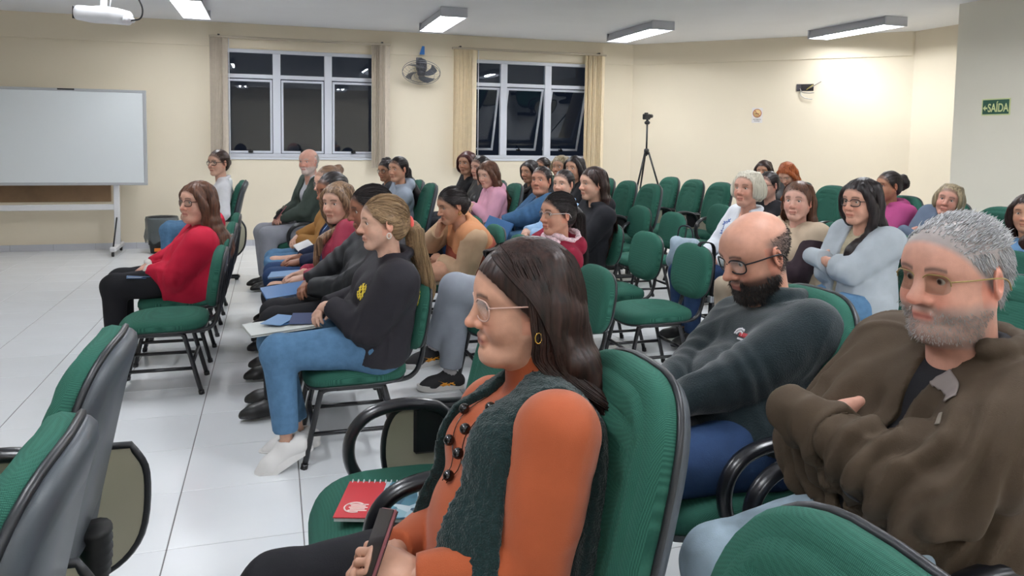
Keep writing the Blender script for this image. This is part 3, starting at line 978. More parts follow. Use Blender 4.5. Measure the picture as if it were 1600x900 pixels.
def person(**P):
    g = P.get('g', 1.); male = P.get('male', False); hs = P.get('hs', 1.); sz = P.get('sz', .42)
    bx, by = P['seat']; byaw = P.get('by', 0.)
    rz = math.pi+math.radians(byaw)
    root = empty('person', (bx, by, 0), rz); tag(root, P['label'], 'person', P.get('group'))
    c_, s_ = math.cos(-rz), math.sin(-rz)
    hw = np.array(P['head'])-np.array([bx, by, 0])
    h = np.array([c_*hw[0]-s_*hw[1], s_*hw[0]+c_*hw[1], hw[2]])
    R = rotm(P.get('yaw', 0)-byaw, P.get('pitch', 0), P.get('roll', 0))
    dep = (Vector(P['head'])-Vector((0, 0, CAM_H))).dot(_F)
    vox = P.get('vox', min(max(dep*.0019, .0065), .0135)); hv = P.get('hv', min(max(dep*.00085, .0032), .0066))
    near = dep < 3
    pz = sz+.080*g
    p0 = np.array([P.get('hipx', -.10), 0, pz])
    nb = h+(R@np.array([-.028, 0, -.10]))*hs+np.array([-.012, 0, -.050])*hs
    tv = nb-p0; L = float(np.linalg.norm(tv)); u = tv/L
    lat = np.array([0, 1., 0]); lat -= u*(u@lat); lat /= np.linalg.norm(lat)
    tw = math.radians(P.get('twist', 0)); f0 = np.cross(lat, u); lat = lat*math.cos(tw)-f0*math.sin(tw)*-1
    fw = np.cross(lat, u)
    sl = P.get('slouch', .02)
    def T(fr, f=0., l=0.): return p0+u*L*fr+fw*(f-sl*math.sin(math.pi*min(max(fr, 0), 1)))+lat*l
    sw = P.get('sw', 1.14 if male else 1.03); bust = P.get('bust', 0. if male else 1.); belly = P.get('belly', .3)
    asc = P.get('asc', min(max(L/.52, .9), 1.1)); l1, l2 = .275*asc, .245*asc
    shf = P.get('shf', .87)
    S = {s: T(shf, -.008+P.get('shfw', 0.), s*.165*sw) for s in (1, -1)}
    # ---- pose
    pose = P.get('pose', 'lap')
    if pose == 'lap':
        W = {1: (.15, .035, sz+.215), -1: (.165, -.045, sz+.225)}; D = {1: (.45, -.85, -.2), -1: (.45, .85, -.2)}; N = {1: (.3, .3, .9), -1: (.3, -.3, .9)}; cu = {1: .5, -1: .5}
        po = {1: (-.5, .55, -.6), -1: (-.5, -.55, -.6)}
    elif pose == 'cross':
        fo = .150+.05*belly+.30*(g-1); cf = P.get('crossf', .52)
        W = {1: T(cf+.05, fo+.045, -.10), -1: T(cf-.06, fo-.005, .09)}; D = {1: -lat*.45-.95*fw-.1*u, -1: lat*.5-.9*fw-.05*u}; N = {1: fw-.6*lat, -1: fw+.6*lat}; cu = {1: .55, -1: .6}
        po = {1: .9*lat-.75*u-.05*fw, -1: -.9*lat-.75*u-.05*fw}
    else:      # hands on thighs
        W = {1: (.16, .10, sz+.165), -1: (.16, -.10, sz+.165)}; D = {1: (.9, -.3, -.15), -1: (.9, .3, -.15)}; N = {1: (.1, .2, 1), -1: (.1, -.2, 1)}; cu = {1: .25, -1: .25}
        po = {1: (-.5, .6, -.4), -1: (-.5, -.6, -.4)}
    for s, k in ((1, 'l'), (-1, 'r')):
        W[s] = np.array(P.get(k+'w', W[s]), float); D[s] = np.array(P.get(k+'d', D[s]), float); N[s] = np.array(P.get(k+'n', N[s]), float)
        cu[s] = P.get(k+'c', cu[s]); po[s] = np.array(P.get(k+'p', po[s]), float)
    E = {}
    for s in (1, -1): E[s], W[s] = ik(S[s], W[s], l1, l2, po[s])
    if pose == 'cross':          # hands tucked away under the other arm
        for s in (1, -1): D[s] = -fw*.8-lat*s*.45-u*.15; cu[s] = .7
    kn = P.get('knees', ((.33, .105, sz+.065), (.33, -.105, sz+.065)))
    an = P.get('ankles', ((.33, .10, .085), (.31, -.10, .085)))
    K = {1: np.array(kn[0], float), -1: np.array(kn[1], float)}; A = {1: np.array(an[0], float), -1: np.array(an[1], float)}
    J = {s: p0+np.array([.015, s*.082*g, -.012]) for s in (1, -1)}
    ft = P.get('feet', {1: (1, .12, 0), -1: (1, -.12, 0)})

    def torso(f, o, k=.045, lower=True):
        if lower: f.cap(T(.0, 0, -.075*g), T(.0, 0, .075*g), .104*g+o, None, k)
        f.cap(T(.30, .005, -.055*g), T(.30, .005, .055*g), .100*g+o, None, k)
        f.ell(T(.22, .045+.05*belly, 0), (.078*g+.035*belly+o, .112*g+o, .10*g+.01*belly+o), k)
        f.cap(T(.64, .008, -.078*sw), T(.64, .008, .078*sw), .094*(.4+.6*g)+o, None, k)
        if bust:
            for s in (1, -1): f.ell(T(.575, .085, s*.066), (.052*bust+o, .058*bust+o, .056*bust+o), .035)
        f.cap(T(shf-.02, -.008, -.12*sw), T(shf-.02, -.008, .12*sw), .056+o, None, k)
        for s in (1, -1): f.cap(nb+u*.005, S[s]-lat*s*.02, .032+o*.5, .050+o*.6, .03)
        return f
    def arm(f, s, o, k=.022, end=1., flat=False, g2=1.):
        ga = (.45+.55*g)*g2
        f.cap(S[s], lerp(S[s], E[s], .5), .056*ga+o, .051*ga+o, k)
        f.cap(lerp(S[s], E[s], .4), E[s], .052*ga+o, .046*ga+o, .010)
        f.cap(E[s], lerp(E[s], W[s], end), .045*ga+o, .030+o*.8, .008, flat=flat)
        return f
    def leg(f, s, o, k=.03, flat=True, cuff=0.):
        gl = .35+.65*g
        f.cap(J[s], K[s], .086*gl+o, .058*gl+o, k+.02)
        e = lerp(K[s], A[s], P.get('cuffat', .96))
        f.cap(K[s], e, .056*gl+o, .040*(.5+.5*gl)+o+cuff, k, flat=flat)
        return f
    def bounds(pts, pad):
        a = np.array(pts); return a.min(0)-pad, a.max(0)+pad
    tpts = [T(0, 0, .2), T(0, 0, -.2), T(0, .15, 0), T(0, -.15, 0), T(.6, .15, 0), T(.9, -.12, 0), nb, S[1], S[-1], E[1], E[-1], W[1], W[-1]]

    # ---- body: one skin from crown to ankles
    hc = dict(skin=P['skin'], hair=P.get('haircol', (40, 28, 24)))
    nl = (R.T@(nb-u*.05-h))/hs
    V, Q = head_mesh(P, nl, hv, male)
    C = paint_head(V, hc, P)
    parts = [(V@R.T*hs+h, Q, C)]
    for (v, q, c) in eye_parts(hv, P.get('iris', (58, 38, 26)), P.get('gaze', 0.)): parts.append((v@R.T*hs+h, q, c))
    sk = np.array(lin(P['skin'])); hsk = np.array(lin(tuple(v*.97 for v in P['skin'])))
    lo, hi = bounds(tpts+[J[1], J[-1], K[1], K[-1], A[1], A[-1]], .12)
    f = Field(lo, hi, .02); torso(f, -.016)
    for s in (1, -1):
        arm(f, s, -.006); leg(f, s, -.012, flat=False)
        f.cap(A[s], A[s]+np.array(ft[s])*.08-np.array([0, 0, .03]), .030, .022, .02)
    v, q = f.mesh(); parts.append((v, q, sk))
    for s in (1, -1):
        d = D[s]/np.linalg.norm(D[s])
        v, q = place_hand(P, W[s]-d*.004-(fw*P.get('handin', .07) if pose == 'cross' else 0), d, N[s], s, cu[s], P.get('thumb', .3), .0036 if near else .0055, hs*(.98 if male else .90))
        parts.append((v, q, hsk))
    V, Q, C = join(parts)
    body = np_obj('body', V, Q, M_skin_fine if near else M_skin, root, C)

    # ---- trousers
    lo, hi = bounds([J[1], J[-1], K[1], K[-1], A[1], A[-1], p0], .17)
    f = Field(lo, hi, max(vox, .009))
    f.cap(T(.0, 0, -.075*g), T(.0, 0, .075*g), .112*g, None, .05)
    f.cap(T(.14, 0, -.06*g), T(.14, 0, .06*g), .104*g, None, .05)
    for s in (1, -1): leg(f, s, .010+P.get('baggy', 0), cuff=P.get('cuff', 0.))
    f.cut(lambda X, Y, Z: ((X-p0[0])*u[0]+(Y-p0[1])*u[1]+(Z-p0[2])*u[2])-L*.16)
    v, q = f.mesh(); nn = np_normals(v, q)
    wk = P.get('legwr', .004)
    kd = np.minimum(np.linalg.norm(v-K[1], axis=1), np.linalg.norm(v-K[-1], axis=1))
    v = v+nn*(wk*(.35+1.2*np.exp(-(kd/.12)**2))*wavy(v, 26, 11))[:, None]
    tro = np_obj(P.get('legname', 'trousers'), v, q, P['pants'], root)

    # ---- shoes
    shoes = {}
    for s in (1, -1):
        d = np.array(ft[s], float); d /= np.linalg.norm(d)
        a = A[s].copy(); up = np.array(P.get('shoeup', {}).get(s, (0, 0, 1)), float)
        B = basis(d, up)                  # x toe, z up, sole at z=-.075 below ankle
        f = Field((-.10, -.06, -.09), (.22, .06, .06), max(vox*.8, .006))
        f.cap((-.045, 0, -.045), (.0, 0, .0), .036, .036, .03); f.cap((-.045, 0, -.042), (.11, 0, -.052), .037, .036, .03)
        f.cap((.02, 0, -.02), (.10, 0, -.045), .036, .032, .03); f.cap((.10, .006, -.052), (.150, .004, -.056), .036, .026, .03)
        f.cap((-.005, 0, .0), (-.005, 0, .05), .030, None, .01, sub=True)
        f.cut(lambda X, Y, Z: -(Z+.068)+0*X+0*Y)
        v, q = f.mesh()
        so = np_obj('shoe', v@B.T+a, q, P.get('shoe', M_shoe_black), root)
        if P.get('sole'):
            mb = MB()
            ol = smooth_path([(-.078, 0, 0), (-.065, .030, 0), (.0, .034, 0), (.10, .042, 0), (.165, .026, 0), (.178, 0, 0), (.165, -.026, 0), (.10, -.042, 0), (.0, -.034, 0), (-.065, -.030, 0), (-.078, 0, 0)], 4)[:-1]
            n_ = len(ol); vs = [(x*1.05, y*1.14, -.083+.012*max(0, (x-.10)/.08)**2) for x, y, _ in ol]+[(x*1.05, y*1.10, -.052+.008*max(0, (x-.10)/.08)**2) for x, y, _ in ol]
            vs = [tuple(B@np.array(v_)+a) for v_ in vs]
            mb.add(vs, [tuple(range(n_))[::-1], tuple(range(n_, 2*n_))]+[(i, (i+1) % n_, n_+(i+1) % n_, n_+i) for i in range(n_)])
            mb.build('sole', P['sole'], so)
        shoes[s] = (so, B, a)

    # ---- upper garments
    def wrinkle(v, q, amp, seed=3, fold=1.):
        nn = np_normals(v, q)
        w = .35+0*v[:, 0]; dsp = np.zeros(len(v))
        for s in (1, -1):
            ed = np.linalg.norm(v-E[s], axis=1); sd = np.linalg.norm(v-S[s], axis=1)
            w = w+1.1*np.exp(-(ed/.11)**2)+.5*np.exp(-(sd/.10)**2)
            ad = (W[s]-E[s])/np.linalg.norm(W[s]-E[s])
            dsp += fold*amp*.9*np.sin((v-E[s])@ad*2*math.pi/.055+4.2*wavy(v, 11, seed+s+5))*np.exp(-(ed/P.get('foldr', .10))**2)
        wd_ = np.abs(((v-p0)@u)/L-.18)
        w = w+.7*np.exp(-(wd_/.14)**2)
        r = 1.6*np.exp(-(wavy(v, 17, seed)/.22)**2)-.6
        return v+nn*(dsp+amp*w*(.6*r+.5*wavy(v, 34, seed+1)))[:, None]
    objs = {'body': body, 'trousers': tro, 'shoes': shoes}
    hem = P.get('hem', -.10)
    def hemcut(f, k=hem):
        f.cut(lambda X, Y, Z: L*k-((X-p0[0])*u[0]+(Y-p0[1])*u[1]+(Z-p0[2])*u[2]))
    def wedge(f, w0, w1, lo_=-.5, split=.45):
        def fn(X, Y, Z):
            s0 = ((X-p0[0])*u[0]+(Y-p0[1])*u[1]+(Z-p0[2])*u[2])/L
            l0 = (X-p0[0])*lat[0]+(Y-p0[1])*lat[1]+(Z-p0[2])*lat[2]
            f1 = (X-p0[0])*fw[0]+(Y-p0[1])*fw[1]+(Z-p0[2])*fw[2]
            w = w0+(w1-w0)*np.clip((s0-split)/(.92-split), 0, 1)
            return np.minimum(np.minimum(w-np.abs(l0), f1-.02), (s0-lo_)*L)
        f.cut(fn)
    def collar(f, r1, rise, r, open_=0., back=0.):
        """ring about the neck"""
        n_ = 18; prev = None
        for i in range(n_+1):
            a = 2*math.pi*i/n_
            if open_ and math.cos(a) > 1-open_: prev = None; continue
            p = nb+fw*(math.cos(a)*r1-.004)+lat*(math.sin(a)*r1*1.05)+u*(rise+.012*-math.cos(a)*1.6)+fw*(-back*(1-math.cos(a))/2)
            if prev is not None: f.cap(prev, p, r, None, .012)
            prev = p
    tn = P.get('topname', 'jacket'); o = P.get('o', .016)
    ends = P.get('sleeve', 1.03 if pose == 'cross' else .97)
    if P.get('inner'):
        inn = P['inner']; lo, hi = bounds(tpts[:8], .14)
        f = Field(lo, hi, vox); torso(f, o-.012)
        f.cap(nb+u*.015, h, .058*hs, None, .01, sub=True)
        if P.get('innercollar'): collar(f, .062*hs, .016, .012, open_=.25)
        if P.get('innerneck'): f.cap(nb-u*.02, nb+(h-nb)*.42, .062*hs, .058*hs, .02)
        hemcut(f, -.02)
        v, q = f.mesh(); objs['inner'] = np_obj(P.get('innername', 'shirt'), wrinkle(v, q, .002, 9), q, inn, root)
    lo, hi = bounds(tpts, .16)
    f = Field(lo, hi, vox); torso(f, o)
    if P.get('sleeves', True):
        for s in (1, -1): arm(f, s, o, end=ends, flat=pose != 'cross', g2=P.get('armg', 1.))
    else:
        for s in (1, -1): f.cap(T(shf, 0, s*.11*sw), S[s]-lat*s*.012, .060+o, .066*(.4+.6*P.get('armg', 1.))+o, .03)
    f.cap(nb+u*P.get('neckcut', .012), h, P.get('neckr', .060)*hs*(1.15 if male else 1.), None, .008, sub=True)
    if P.get('open'): wedge(f, *P['open'])
    if P.get('collar'): collar(f, *P['collar'])
    if P.get('hood'): f.ell(nb-fw*.085+u*.0, (.05, .105, .06), .03); collar(f, .075, .012, .022, open_=.12, back=.02)
    if P.get('turtle'): f.cap(nb-u*.03, nb+(h-nb)*.50, .068*hs, .058*hs, .02, flat=True)
    if not P.get('longhem'): hemcut(f)
    else:
        for s in (1, -1): f.cap(J[s], lerp(J[s], K[s], P['longhem']), .094*g+o, .084*g+o, .05, flat=True)
    v, q = f.mesh()
    top = np_obj(tn, wrinkle(v, q, P.get('wr', .004), P.get('seed', 3), P.get('fold', 1.)), q, P['top'], root)
    objs['top'] = top
    if P.get('sleevemat'):     # under-sleeves showing from a sleeveless layer
        f = Field(lo, hi, vox)
        for s in (1, -1): arm(f, s, o-.006, end=ends, flat=True, g2=P.get('armg', 1.))
        v, q = f.mesh(); objs['sleeves'] = np_obj('sleeves', wrinkle(v, q, .004, 5), q, P['sleevemat'], root)

    # ---- hair
    st = P.get('hair')
    HL = lambda p: (R.T@(np.array(p)-h))/hs            # person space -> head space
    if st:
        wd = P.get('wide', 1.); th = P.get('hth', .008 if st in ('pony', 'bun', 'short', 'puff') else .013)
        ends_ = [HL(T(P.get('hlen', .4), -.20, y)) for y in (-.2, .2)]+[HL(T(P.get('hlen', .4), .2, 0))] if st in ('long', 'pony', 'braid') else []
        a = np.array([(-.24, -.13, -.16), (.12, .13, .16)]+[e for e in ends_])
        f = Field(a.min(0)-.04, a.max(0)+.03, P.get('hairvox', min(max(dep*.0012, .0036), .009)))
        f.ell((-.018, 0, .036), (.097+th, .077*wd+th, .087+th), .02)
        f.ell((-.048, 0, -.022), (.058+th, .063*wd+th*.6, .066), .03)
        hl = P.get('hairline', .012)
        f.cut(lambda X, Y, Z: (.75*X-.66*Z)-hl+.9*np.maximum(0, .035-np.abs(Y))*P.get('peak', .0)+0*X)
        f.cut(lambda X, Y, Z: -(Z+.088+0*X+0*Y)) if st not in ('long',) else None
        tied = st in ('pony', 'bun', 'short', 'braid', 'puff')
        if tied and P.get('ears', True):
            for s in (1, -1):
                f.ell((-.006, s*.088*wd, -.010), (.026, .022, .040), .008, sub=True); f.ell((.02, s*.085*wd, -.05), (.04, .03, .045), .01, sub=True)
        rg = random.Random(P.get('seed', 3))
        if st == 'long':
            e = P.get('hlen', .4); bk = P.get('hairback', .012)+.05*(g-1)
            for i in range(9):
                y = -.068+.017*i
                ex, ey = rg.uniform(-.012, .012), y*(1.25+rg.uniform(-.1, .15))
                pts = [(-.05, y*.8, .085), (-.105+.10*(abs(y)/.068)**2.2*.6, y*1.16, .01), (-.112+.13*(abs(y)/.068)**2.2*.5, y*1.22, -.07), HL(T(.92, -.100+ex*.5+.06*(abs(y)/.068)**2-bk, ey)),
                       HL(T((.9+e)/2, -.140-.5*abs(ex)+.05*(abs(y)/.068)**2-bk, ey*1.1)), HL(T(e+rg.uniform(0, .06), -.140+ex+.05*(abs(y)/.068)**2-bk, ey*1.1))]
                pts = smooth_path(pts, 3); n_ = len(pts)
                rr = [.024+.003*math.sin(j*1.7+i) if j < n_*.75 else .024-.017*(j/n_-.75)/.25 for j in range(n_)]
                f.chain([np.array(p) for p in pts], rr, .014)
            if P.get('sides', True):
                for s in (1, -1):
                    fr = P.get('front', {}).get(s, None)
                    pts = [(.048, s*.040, .092), (.046, s*.074*wd, .045), (.022, s*.088*wd, -.01), (.006, s*.088*wd, -.07)]
                    if fr is not None: pts += [HL(T(.93, .05, s*.080)), HL(T(.80, .150, s*.090)), HL(T((.8+fr)/2, .190, s*.090)), HL(T(fr, .19, s*.085))]
                    else: pts += [HL(T(.95, -.02, s*.08)), HL(T(.82, -.08, s*.10)), HL(T(.6, -.13, s*.10))]
                    pts = smooth_path(pts, 3); n_ = len(pts)
                    rr = [.014+.010*min(1, j/6) if j < n_*.75 else .024-.016*(j/n_-.75)/.25 for j in range(n_)]
                    f.chain([np.array(p) for p in pts], rr, .014)
        if st == 'pony':
            e = P.get('hlen', .55); tz = P.get('tiez', .005); ty = P.get('tailside', 0.)
            f.cap((-.07, 0, tz+.01), (-.122, 0, tz), .040, .018, .03)
            for i in range(4):
                dy, dx = (rg.uniform(-.02, .02), rg.uniform(-.012, .012))
                pts = smooth_path([(-.115, 0, tz), (-.150+dx, dy+ty*.3, tz-.03), (-.155+dx, dy+ty*.6, tz-.10), HL(T(.80, -.155+dx, dy+ty)), HL(T((.8+e)/2, -.165+dx*1.5, dy*1.4+ty)), HL(T(e+rg.uniform(0, .05), -.15+dx*2, dy*1.8+ty))], 3)
                n_ = len(pts); rr = [.017+.014*math.sin(min(1, j/(n_*.45))*1.57) if j < n_*.7 else .031-.022*(j/n_-.7)/.3 for j in range(n_)]
                f.chain([np.array(p) for p in pts], rr, .012)
        if st == 'bun':
            bp = P.get('bunpos', (-.095, 0, .075)); f.ell(bp, (.042, .044, .040), .012)
            f.cap(bp, (bp[0]-.02, .01, bp[2]+.03), .018, .006, .01)
        if st == 'puff':
            for i in range(9): f.ell((-.125+rg.uniform(-.02, .02), rg.uniform(-.04, .04), .03+rg.uniform(-.05, .045)), (.034,)*3, .01)
        if st == 'curly':
            for i in range(46):
                a1, a2 = rg.uniform(-2.2, 2.2), rg.uniform(-.2, 1.5)
                f.ell((-.018-.112*math.cos(a1)*math.cos(a2), .092*math.sin(a1)*math.cos(a2), .036+.102*math.sin(a2)), (.022,)*3, .008)
        if st == 'bob':
            for s in (1, -1):
                for i in range(5):
                    x0 = .040-.030*i; ln = P.get('boblen', -.055)-.012*(i % 2)+.01*i*0
                    f.chain([np.array(p) for p in smooth_path([(x0*.6, s*.045, .105), (x0, s*(.080*wd), .03), (x0-.004, s*(.082*wd), ln*.4), (x0-.010, s*.074*wd, ln)], 3)], [.015]*8+[.014, .010], .014)
            for i in range(5):
                y = -.05+.025*i
                f.chain([np.array(p) for p in smooth_path([(-.06, y, .105), (-.108, y, .03), (-.098, y, -.04), (-.092, y, P.get('boblen', -.055)-.02)], 3)], [.016]*8+[.015, .012], .014)
        if P.get('fringe'):
            for i in range(7):
                y = -.05+.0167*i
                f.chain([np.array(p) for p in smooth_path([(.02, y*.6+.02, .118), (.070, y*.9+.008, .100), (.088, y*1.05-.006, .066), (.082, y*1.15-.016, .045)], 3)], [.013]*7+[.010, .008, .006], .008)
        v, q = f.mesh(); nn = np_normals(v, q)
        if st in ('long', 'bob'): ph = np.arctan2(v[:, 1], -(v[:, 0]+.02))*.09
        else: ph = np.arctan2(v[:, 1], v[:, 2]-P.get('tiez', .0))*.09
        v = v+nn*((0 if st == 'curly' else .0005 if dep < 3 else .0014)*np.sin(ph*2*math.pi/(.013 if dep < 3 else .022)+1.0*wavy(v, 6, 4))+.0015*wavy(v, 30, 8))[:, None]
        objs['hair'] = np_obj('hair', v@R.T*hs+h, q, P['hairmat'], root)
        if P.get('tie'):
            tz = P.get('tiez', .005)
            Mt = Matrix.Identity(4)
            o_ = MB().tube([tuple(np.array([-.128-.006*math.cos(a)*0, .024*math.cos(a), tz+.024*math.sin(a)])@R.T*hs+h) for a in np.linspace(0, 2*math.pi, 13)[:-1]], .010, 8, closed=True)
            o_.build('hair_tie', P['tie'], root)
    Hm = Matrix.Identity(4)
    for i in range(3):
        for j in range(3): Hm[i][j] = R[i, j]*hs
        Hm[i][3] = h[i]
    if P.get('glasses'):
        objs['glasses'] = glasses(root, Hm, hs, P['glasses'], P.get('wide', 1.), P.get('gr', .0016 if near else .0024), P.get('gshape', (.026, .019)), P.get('rimless', False), P.get('lens'))
    if P.get('earring'):
        for s in (1, -1):
            e_ = np.array([-.006, s*.084*P.get('wide', 1.), -.040])@R.T*hs+h
            MB().tube([tuple(e_+np.array([.009*math.cos(a), 0, -.008+.012*math.sin(a)])) for a in np.linspace(0, 2*math.pi, 11)[:-1]], .0024, 6, closed=True).build('earring', P['earring'], root)
    objs.update(root=root, h=h, R=R, hs=hs, T=T, S=S, E=E, W=W, K=K, A=A, J=J, nb=nb, u=u, fw=fw, lat=lat, Hm=Hm, L=L, p0=p0, D=D)
    return objs

_BV = {}
def patch(b, target, origin, direction, size, material, name, up=(0, 0, 1), fn=None, nu=9, nv=9, lift=.0025, parent=None):
    """a thin printed or stitched emblem laid on the cloth: fn(a,b) in 0..1 -> keep"""
    if target.name not in _BV: _BV[target.name] = BVHTree.FromPolygons([v.co for v in target.data.vertices], [tuple(p.vertices) for p in target.data.polygons])
    bvh = _BV[target.name]
    d = Vector(direction).normalized(); up = Vector(up); x = d.cross(up).normalized(); y = x.cross(d).normalized()
    vs = []; fs = []; idx = {}
    for i in range(nu):
        for j in range(nv):
            a, c = i/(nu-1), j/(nv-1)
            o = Vector(origin)+x*((a-.5)*size[0])+y*((c-.5)*size[1])
            hit = bvh.ray_cast(o, d, .6)
            if hit[0] is None: continue
            idx[(i, j)] = len(vs); vs.append(tuple(hit[0]-d*lift))
    for i in range(nu-1):
        for j in range(nv-1):
            k = [(i, j), (i+1, j), (i+1, j+1), (i, j+1)]
            if all(q in idx for q in k) and (fn is None or fn((i+.5)/(nu-1), (j+.5)/(nv-1))): fs.append([idx[q] for q in k])
    if not fs: return None
    n = len(vs)
    allv = vs+[tuple(Vector(v)+d*.0035) for v in vs]
    allf = fs+[[q+n for q in f_][::-1] for f_ in fs]
    from collections import Counter
    ec = Counter()
    for f_ in fs:
        for q in range(len(f_)): ec[frozenset((f_[q], f_[(q+1) % len(f_)]))] += 1
    for f_ in fs:
        for q in range(len(f_)):
            a_, b_ = f_[q], f_[(q+1) % len(f_)]
            if ec[frozenset((a_, b_))] == 1: allf.append([b_, a_, a_+n, b_+n])
    return MB().add(allv, allf, True).build(name, material, parent or target)

# ================================================================== CHAIRS IN PLACE
# front row
chair('s', -.59, 4.62, 'empty plain green chair nearest in the front row, beside the red blazer')
chair('s', -.59, 5.24, 'plain green chair under the person in the red blazer')
chair('s', -.59, 5.88, 'empty plain green chair just behind the red blazer in the front row')
chair('s', -.59, 6.56, 'empty plain green chair in the front row next to the armchair of the white shirt')
chair('a', -.62, 7.95, 'green armchair with grey shell under the person in the white shirt', arms='nf', tab='n')
chair('a', -.69, 1.88, 'green armchair with grey shell and beige tablet hanging beside it, front row', arms='nf', tab='nf')
chair('a', -.655, 1.27, 'green armchair with grey shell nearest the camera, cut by the frame at its lower corner', arms='nf', tab='n')
# second row
chair('a', .30, .67, 'green armchair whose rounded top shows below the brown jacket')
chair('a', .365, 1.40, 'green armchair under the person in the orange turtleneck')
chair('a', .33, 2.00, 'empty green armchair holding the red spiral notebook', arms='nf', tab='f')
chair('s', .33, 3.49, 'plain green chair under the person with white shoes and blue jeans')
chair('s', .33, 4.11, 'plain green chair under the all-black outfit, second row')
chair('s', .33, 4.72, 'plain green chair under the person in the maroon quilted jacket')
chair('s', .33, 5.34, 'plain green chair under the person in navy jacket and pale blue shirt')
chair('s', .33, 5.95, 'plain green chair under the person in the mustard jacket')
chair('a', .25, 7.50, 'green armchair under the person in the dark green jacket', arms='nf')
# third row
chair('a', 1.24, 1.33, 'green armchair under the person in the brown jacket', arms='nf')
chair('a', 1.24, 1.97, 'green armchair under the person in the dark fleece', arms='nf')
chair('s', 1.24, 3.55, 'empty plain green chair just beyond the head of the orange turtleneck')
chair('s', 1.24, 4.17, 'plain green chair under the person with the patterned scarf')
chair('s', 1.24, 4.79, 'empty plain green chair between the scarf and the hand-on-mouth person')
chair('s', 1.24, 5.41, 'plain green chair under the person with hand on mouth')
chair('s', 1.24, 6.03, 'empty plain green chair behind the back of the hand-on-mouth person')
chair('a', 1.12, 7.38, 'empty green armchair beside the grey hoodie, third row', arms='nf')
chair('a', 1.10, 7.95, 'green armchair under the person in the grey hoodie', arms='n')
chair('a', 1.10, 8.52, 'green armchair under the person in charcoal sweatshirt by the wall')
# fourth row
chair('a', 2.12, 1.95, 'green armchair with stitched back at the frame edge behind the brown jacket')
chair('s', 2.16, 4.19, 'empty plain green chair beside the dark fleece, a bag strap over its back')
chair('s', 2.16, 4.81, 'empty plain green chair beside the black hoodie')
chair('s', 2.16, 5.43, 'plain green chair under the person in the black hoodie')
chair('s', 2.16, 6.05, 'plain green chair under the person with the light blue collar')
chair('s', 2.16, 6.67, 'plain green chair under the person in the dark denim jacket')
chair('a', 1.95, 7.30, 'green armchair under the person in the pink hoodie', arms='nf')
chair('a', 1.95, 7.87, 'green armchair under the black leather jacket beside the pink hoodie')
chair('a', 1.95, 8.44, 'green armchair under the folded black arms by the beige blind')
# fifth row
chair('s', 3.07, 3.60, 'plain green chair under the person in the pale grey jacket')
chair('s', 3.07, 4.18, 'plain green chair under the person in the beige waistcoat')
chair('s', 3.07, 4.76, 'plain green chair under the person in the white floral shirt')
chair('s', 3.07, 6.10, 'empty plain green chair in front of the looped armrests, fifth row')
chair('s', 3.07, 6.76, 'empty plain green chair farthest along the fifth row')
chair('a', 2.75, 7.20, 'green armchair under the nearest dark top below the open window')
chair('a', 2.78, 7.76, 'green armchair under the charcoal sweater below the open window')
chair('a', 2.70, 8.32, 'green armchair under the black top with clasped hands')
chair('a', 2.95, 8.88, 'green armchair under the half-hidden person below the window')
# back rows
chair('a', 3.36, 7.14, 'empty green armchair standing slightly lower, third along below the tripod', arms='nf', tab='f')
chair('a', 3.36, 7.70, 'empty green armchair below the tripod, second along', arms='nf', tab='f')
chair('a', 3.36, 8.26, 'empty green armchair below the tripod, first along', arms='nf', tab='f')
chair('a', 4.31, 7.37, 'empty green armchair beside the head of the white floral shirt', arms='nf', tab='f')
chair('a', 4.31, 7.93, 'empty green armchair with black hinge box under its armrest, back row', arms='nf', tab='f')
chair('a', 4.31, 8.49, 'empty green armchair just past the tripod legs, back row', arms='nf', tab='f')
chair('s', 3.98, 6.80, 'empty plain green chair behind the shoulder of the white floral shirt')
chair('s', 3.98, 5.76, 'plain green chair under the person in black with glasses, sixth row')
chair('s', 3.98, 5.10, 'empty plain green chair between the beige waistcoat and the grey jacket')
chair('s', 3.93, 4.48, 'empty plain green chair in front of the blue-grey hoodie')
chair('s', 3.95, 3.54, 'empty plain green chair at the frame edge behind the brown jacket wearer')
chair('a', 5.50, 8.02, 'green armchair under the charcoal sweater by the diagonal wall')
chair('a', 5.35, 7.40, 'green armchair under the person bending forward in black leather')
chair('a', 5.25, 6.75, 'empty green armchair with stitched back standing alone before the bare wall', arms='nf', tab='n')
chair('a', 4.85, 5.37, 'green armchair under the person in the magenta hoodie', arms='nf')
chair('a', 4.75, 4.80, 'green armchair under the person in the blue-grey hoodie')
chair('a', 4.70, 4.28, 'empty green armchair between blue-grey hoodie and pale denim jacket')
chair('a', 4.65, 3.72, 'green armchair under the person in the pale denim jacket')
drop_prototypes()

# ================================================================== PEOPLE
H_black = hair_mat('black_hair', (16, 13, 14), (44, 36, 36)); H_blackx = hair_mat('black_hair_combed', (16, 13, 14), (44, 36, 36), 'x')
H_dkbrown = hair_mat('dark_brown_hair', (22, 14, 12), (54, 34, 28)); H_dkbrownx = hair_mat('dark_brown_hair_combed', (32, 22, 20), (70, 50, 42), 'x')
H_brown = hair_mat('brown_hair', (62, 40, 30), (104, 70, 52)); H_brownx = hair_mat('brown_hair_combed', (70, 52, 40), (120, 92, 70), 'x')
H_blond = hair_mat('dark_blond_hair', (104, 82, 60), (160, 132, 98), 'x'); H_plat = hair_mat('platinum_hair', (176, 170, 152), (226, 220, 204))
H_red = hair_mat('red_hair', (110, 50, 26), (176, 96, 52)); H_grey = hair_mat('grey_hair', (112, 112, 114), (196, 196, 198), 'x')
H_ash = hair_mat('ash_blond_hair', (96, 84, 66), (168, 152, 122)); H_auburn = hair_mat('auburn_hair', (44, 20, 20), (86, 40, 36))
H_bal = hair_mat('two_tone_hair', (74, 54, 42), (160, 128, 98))
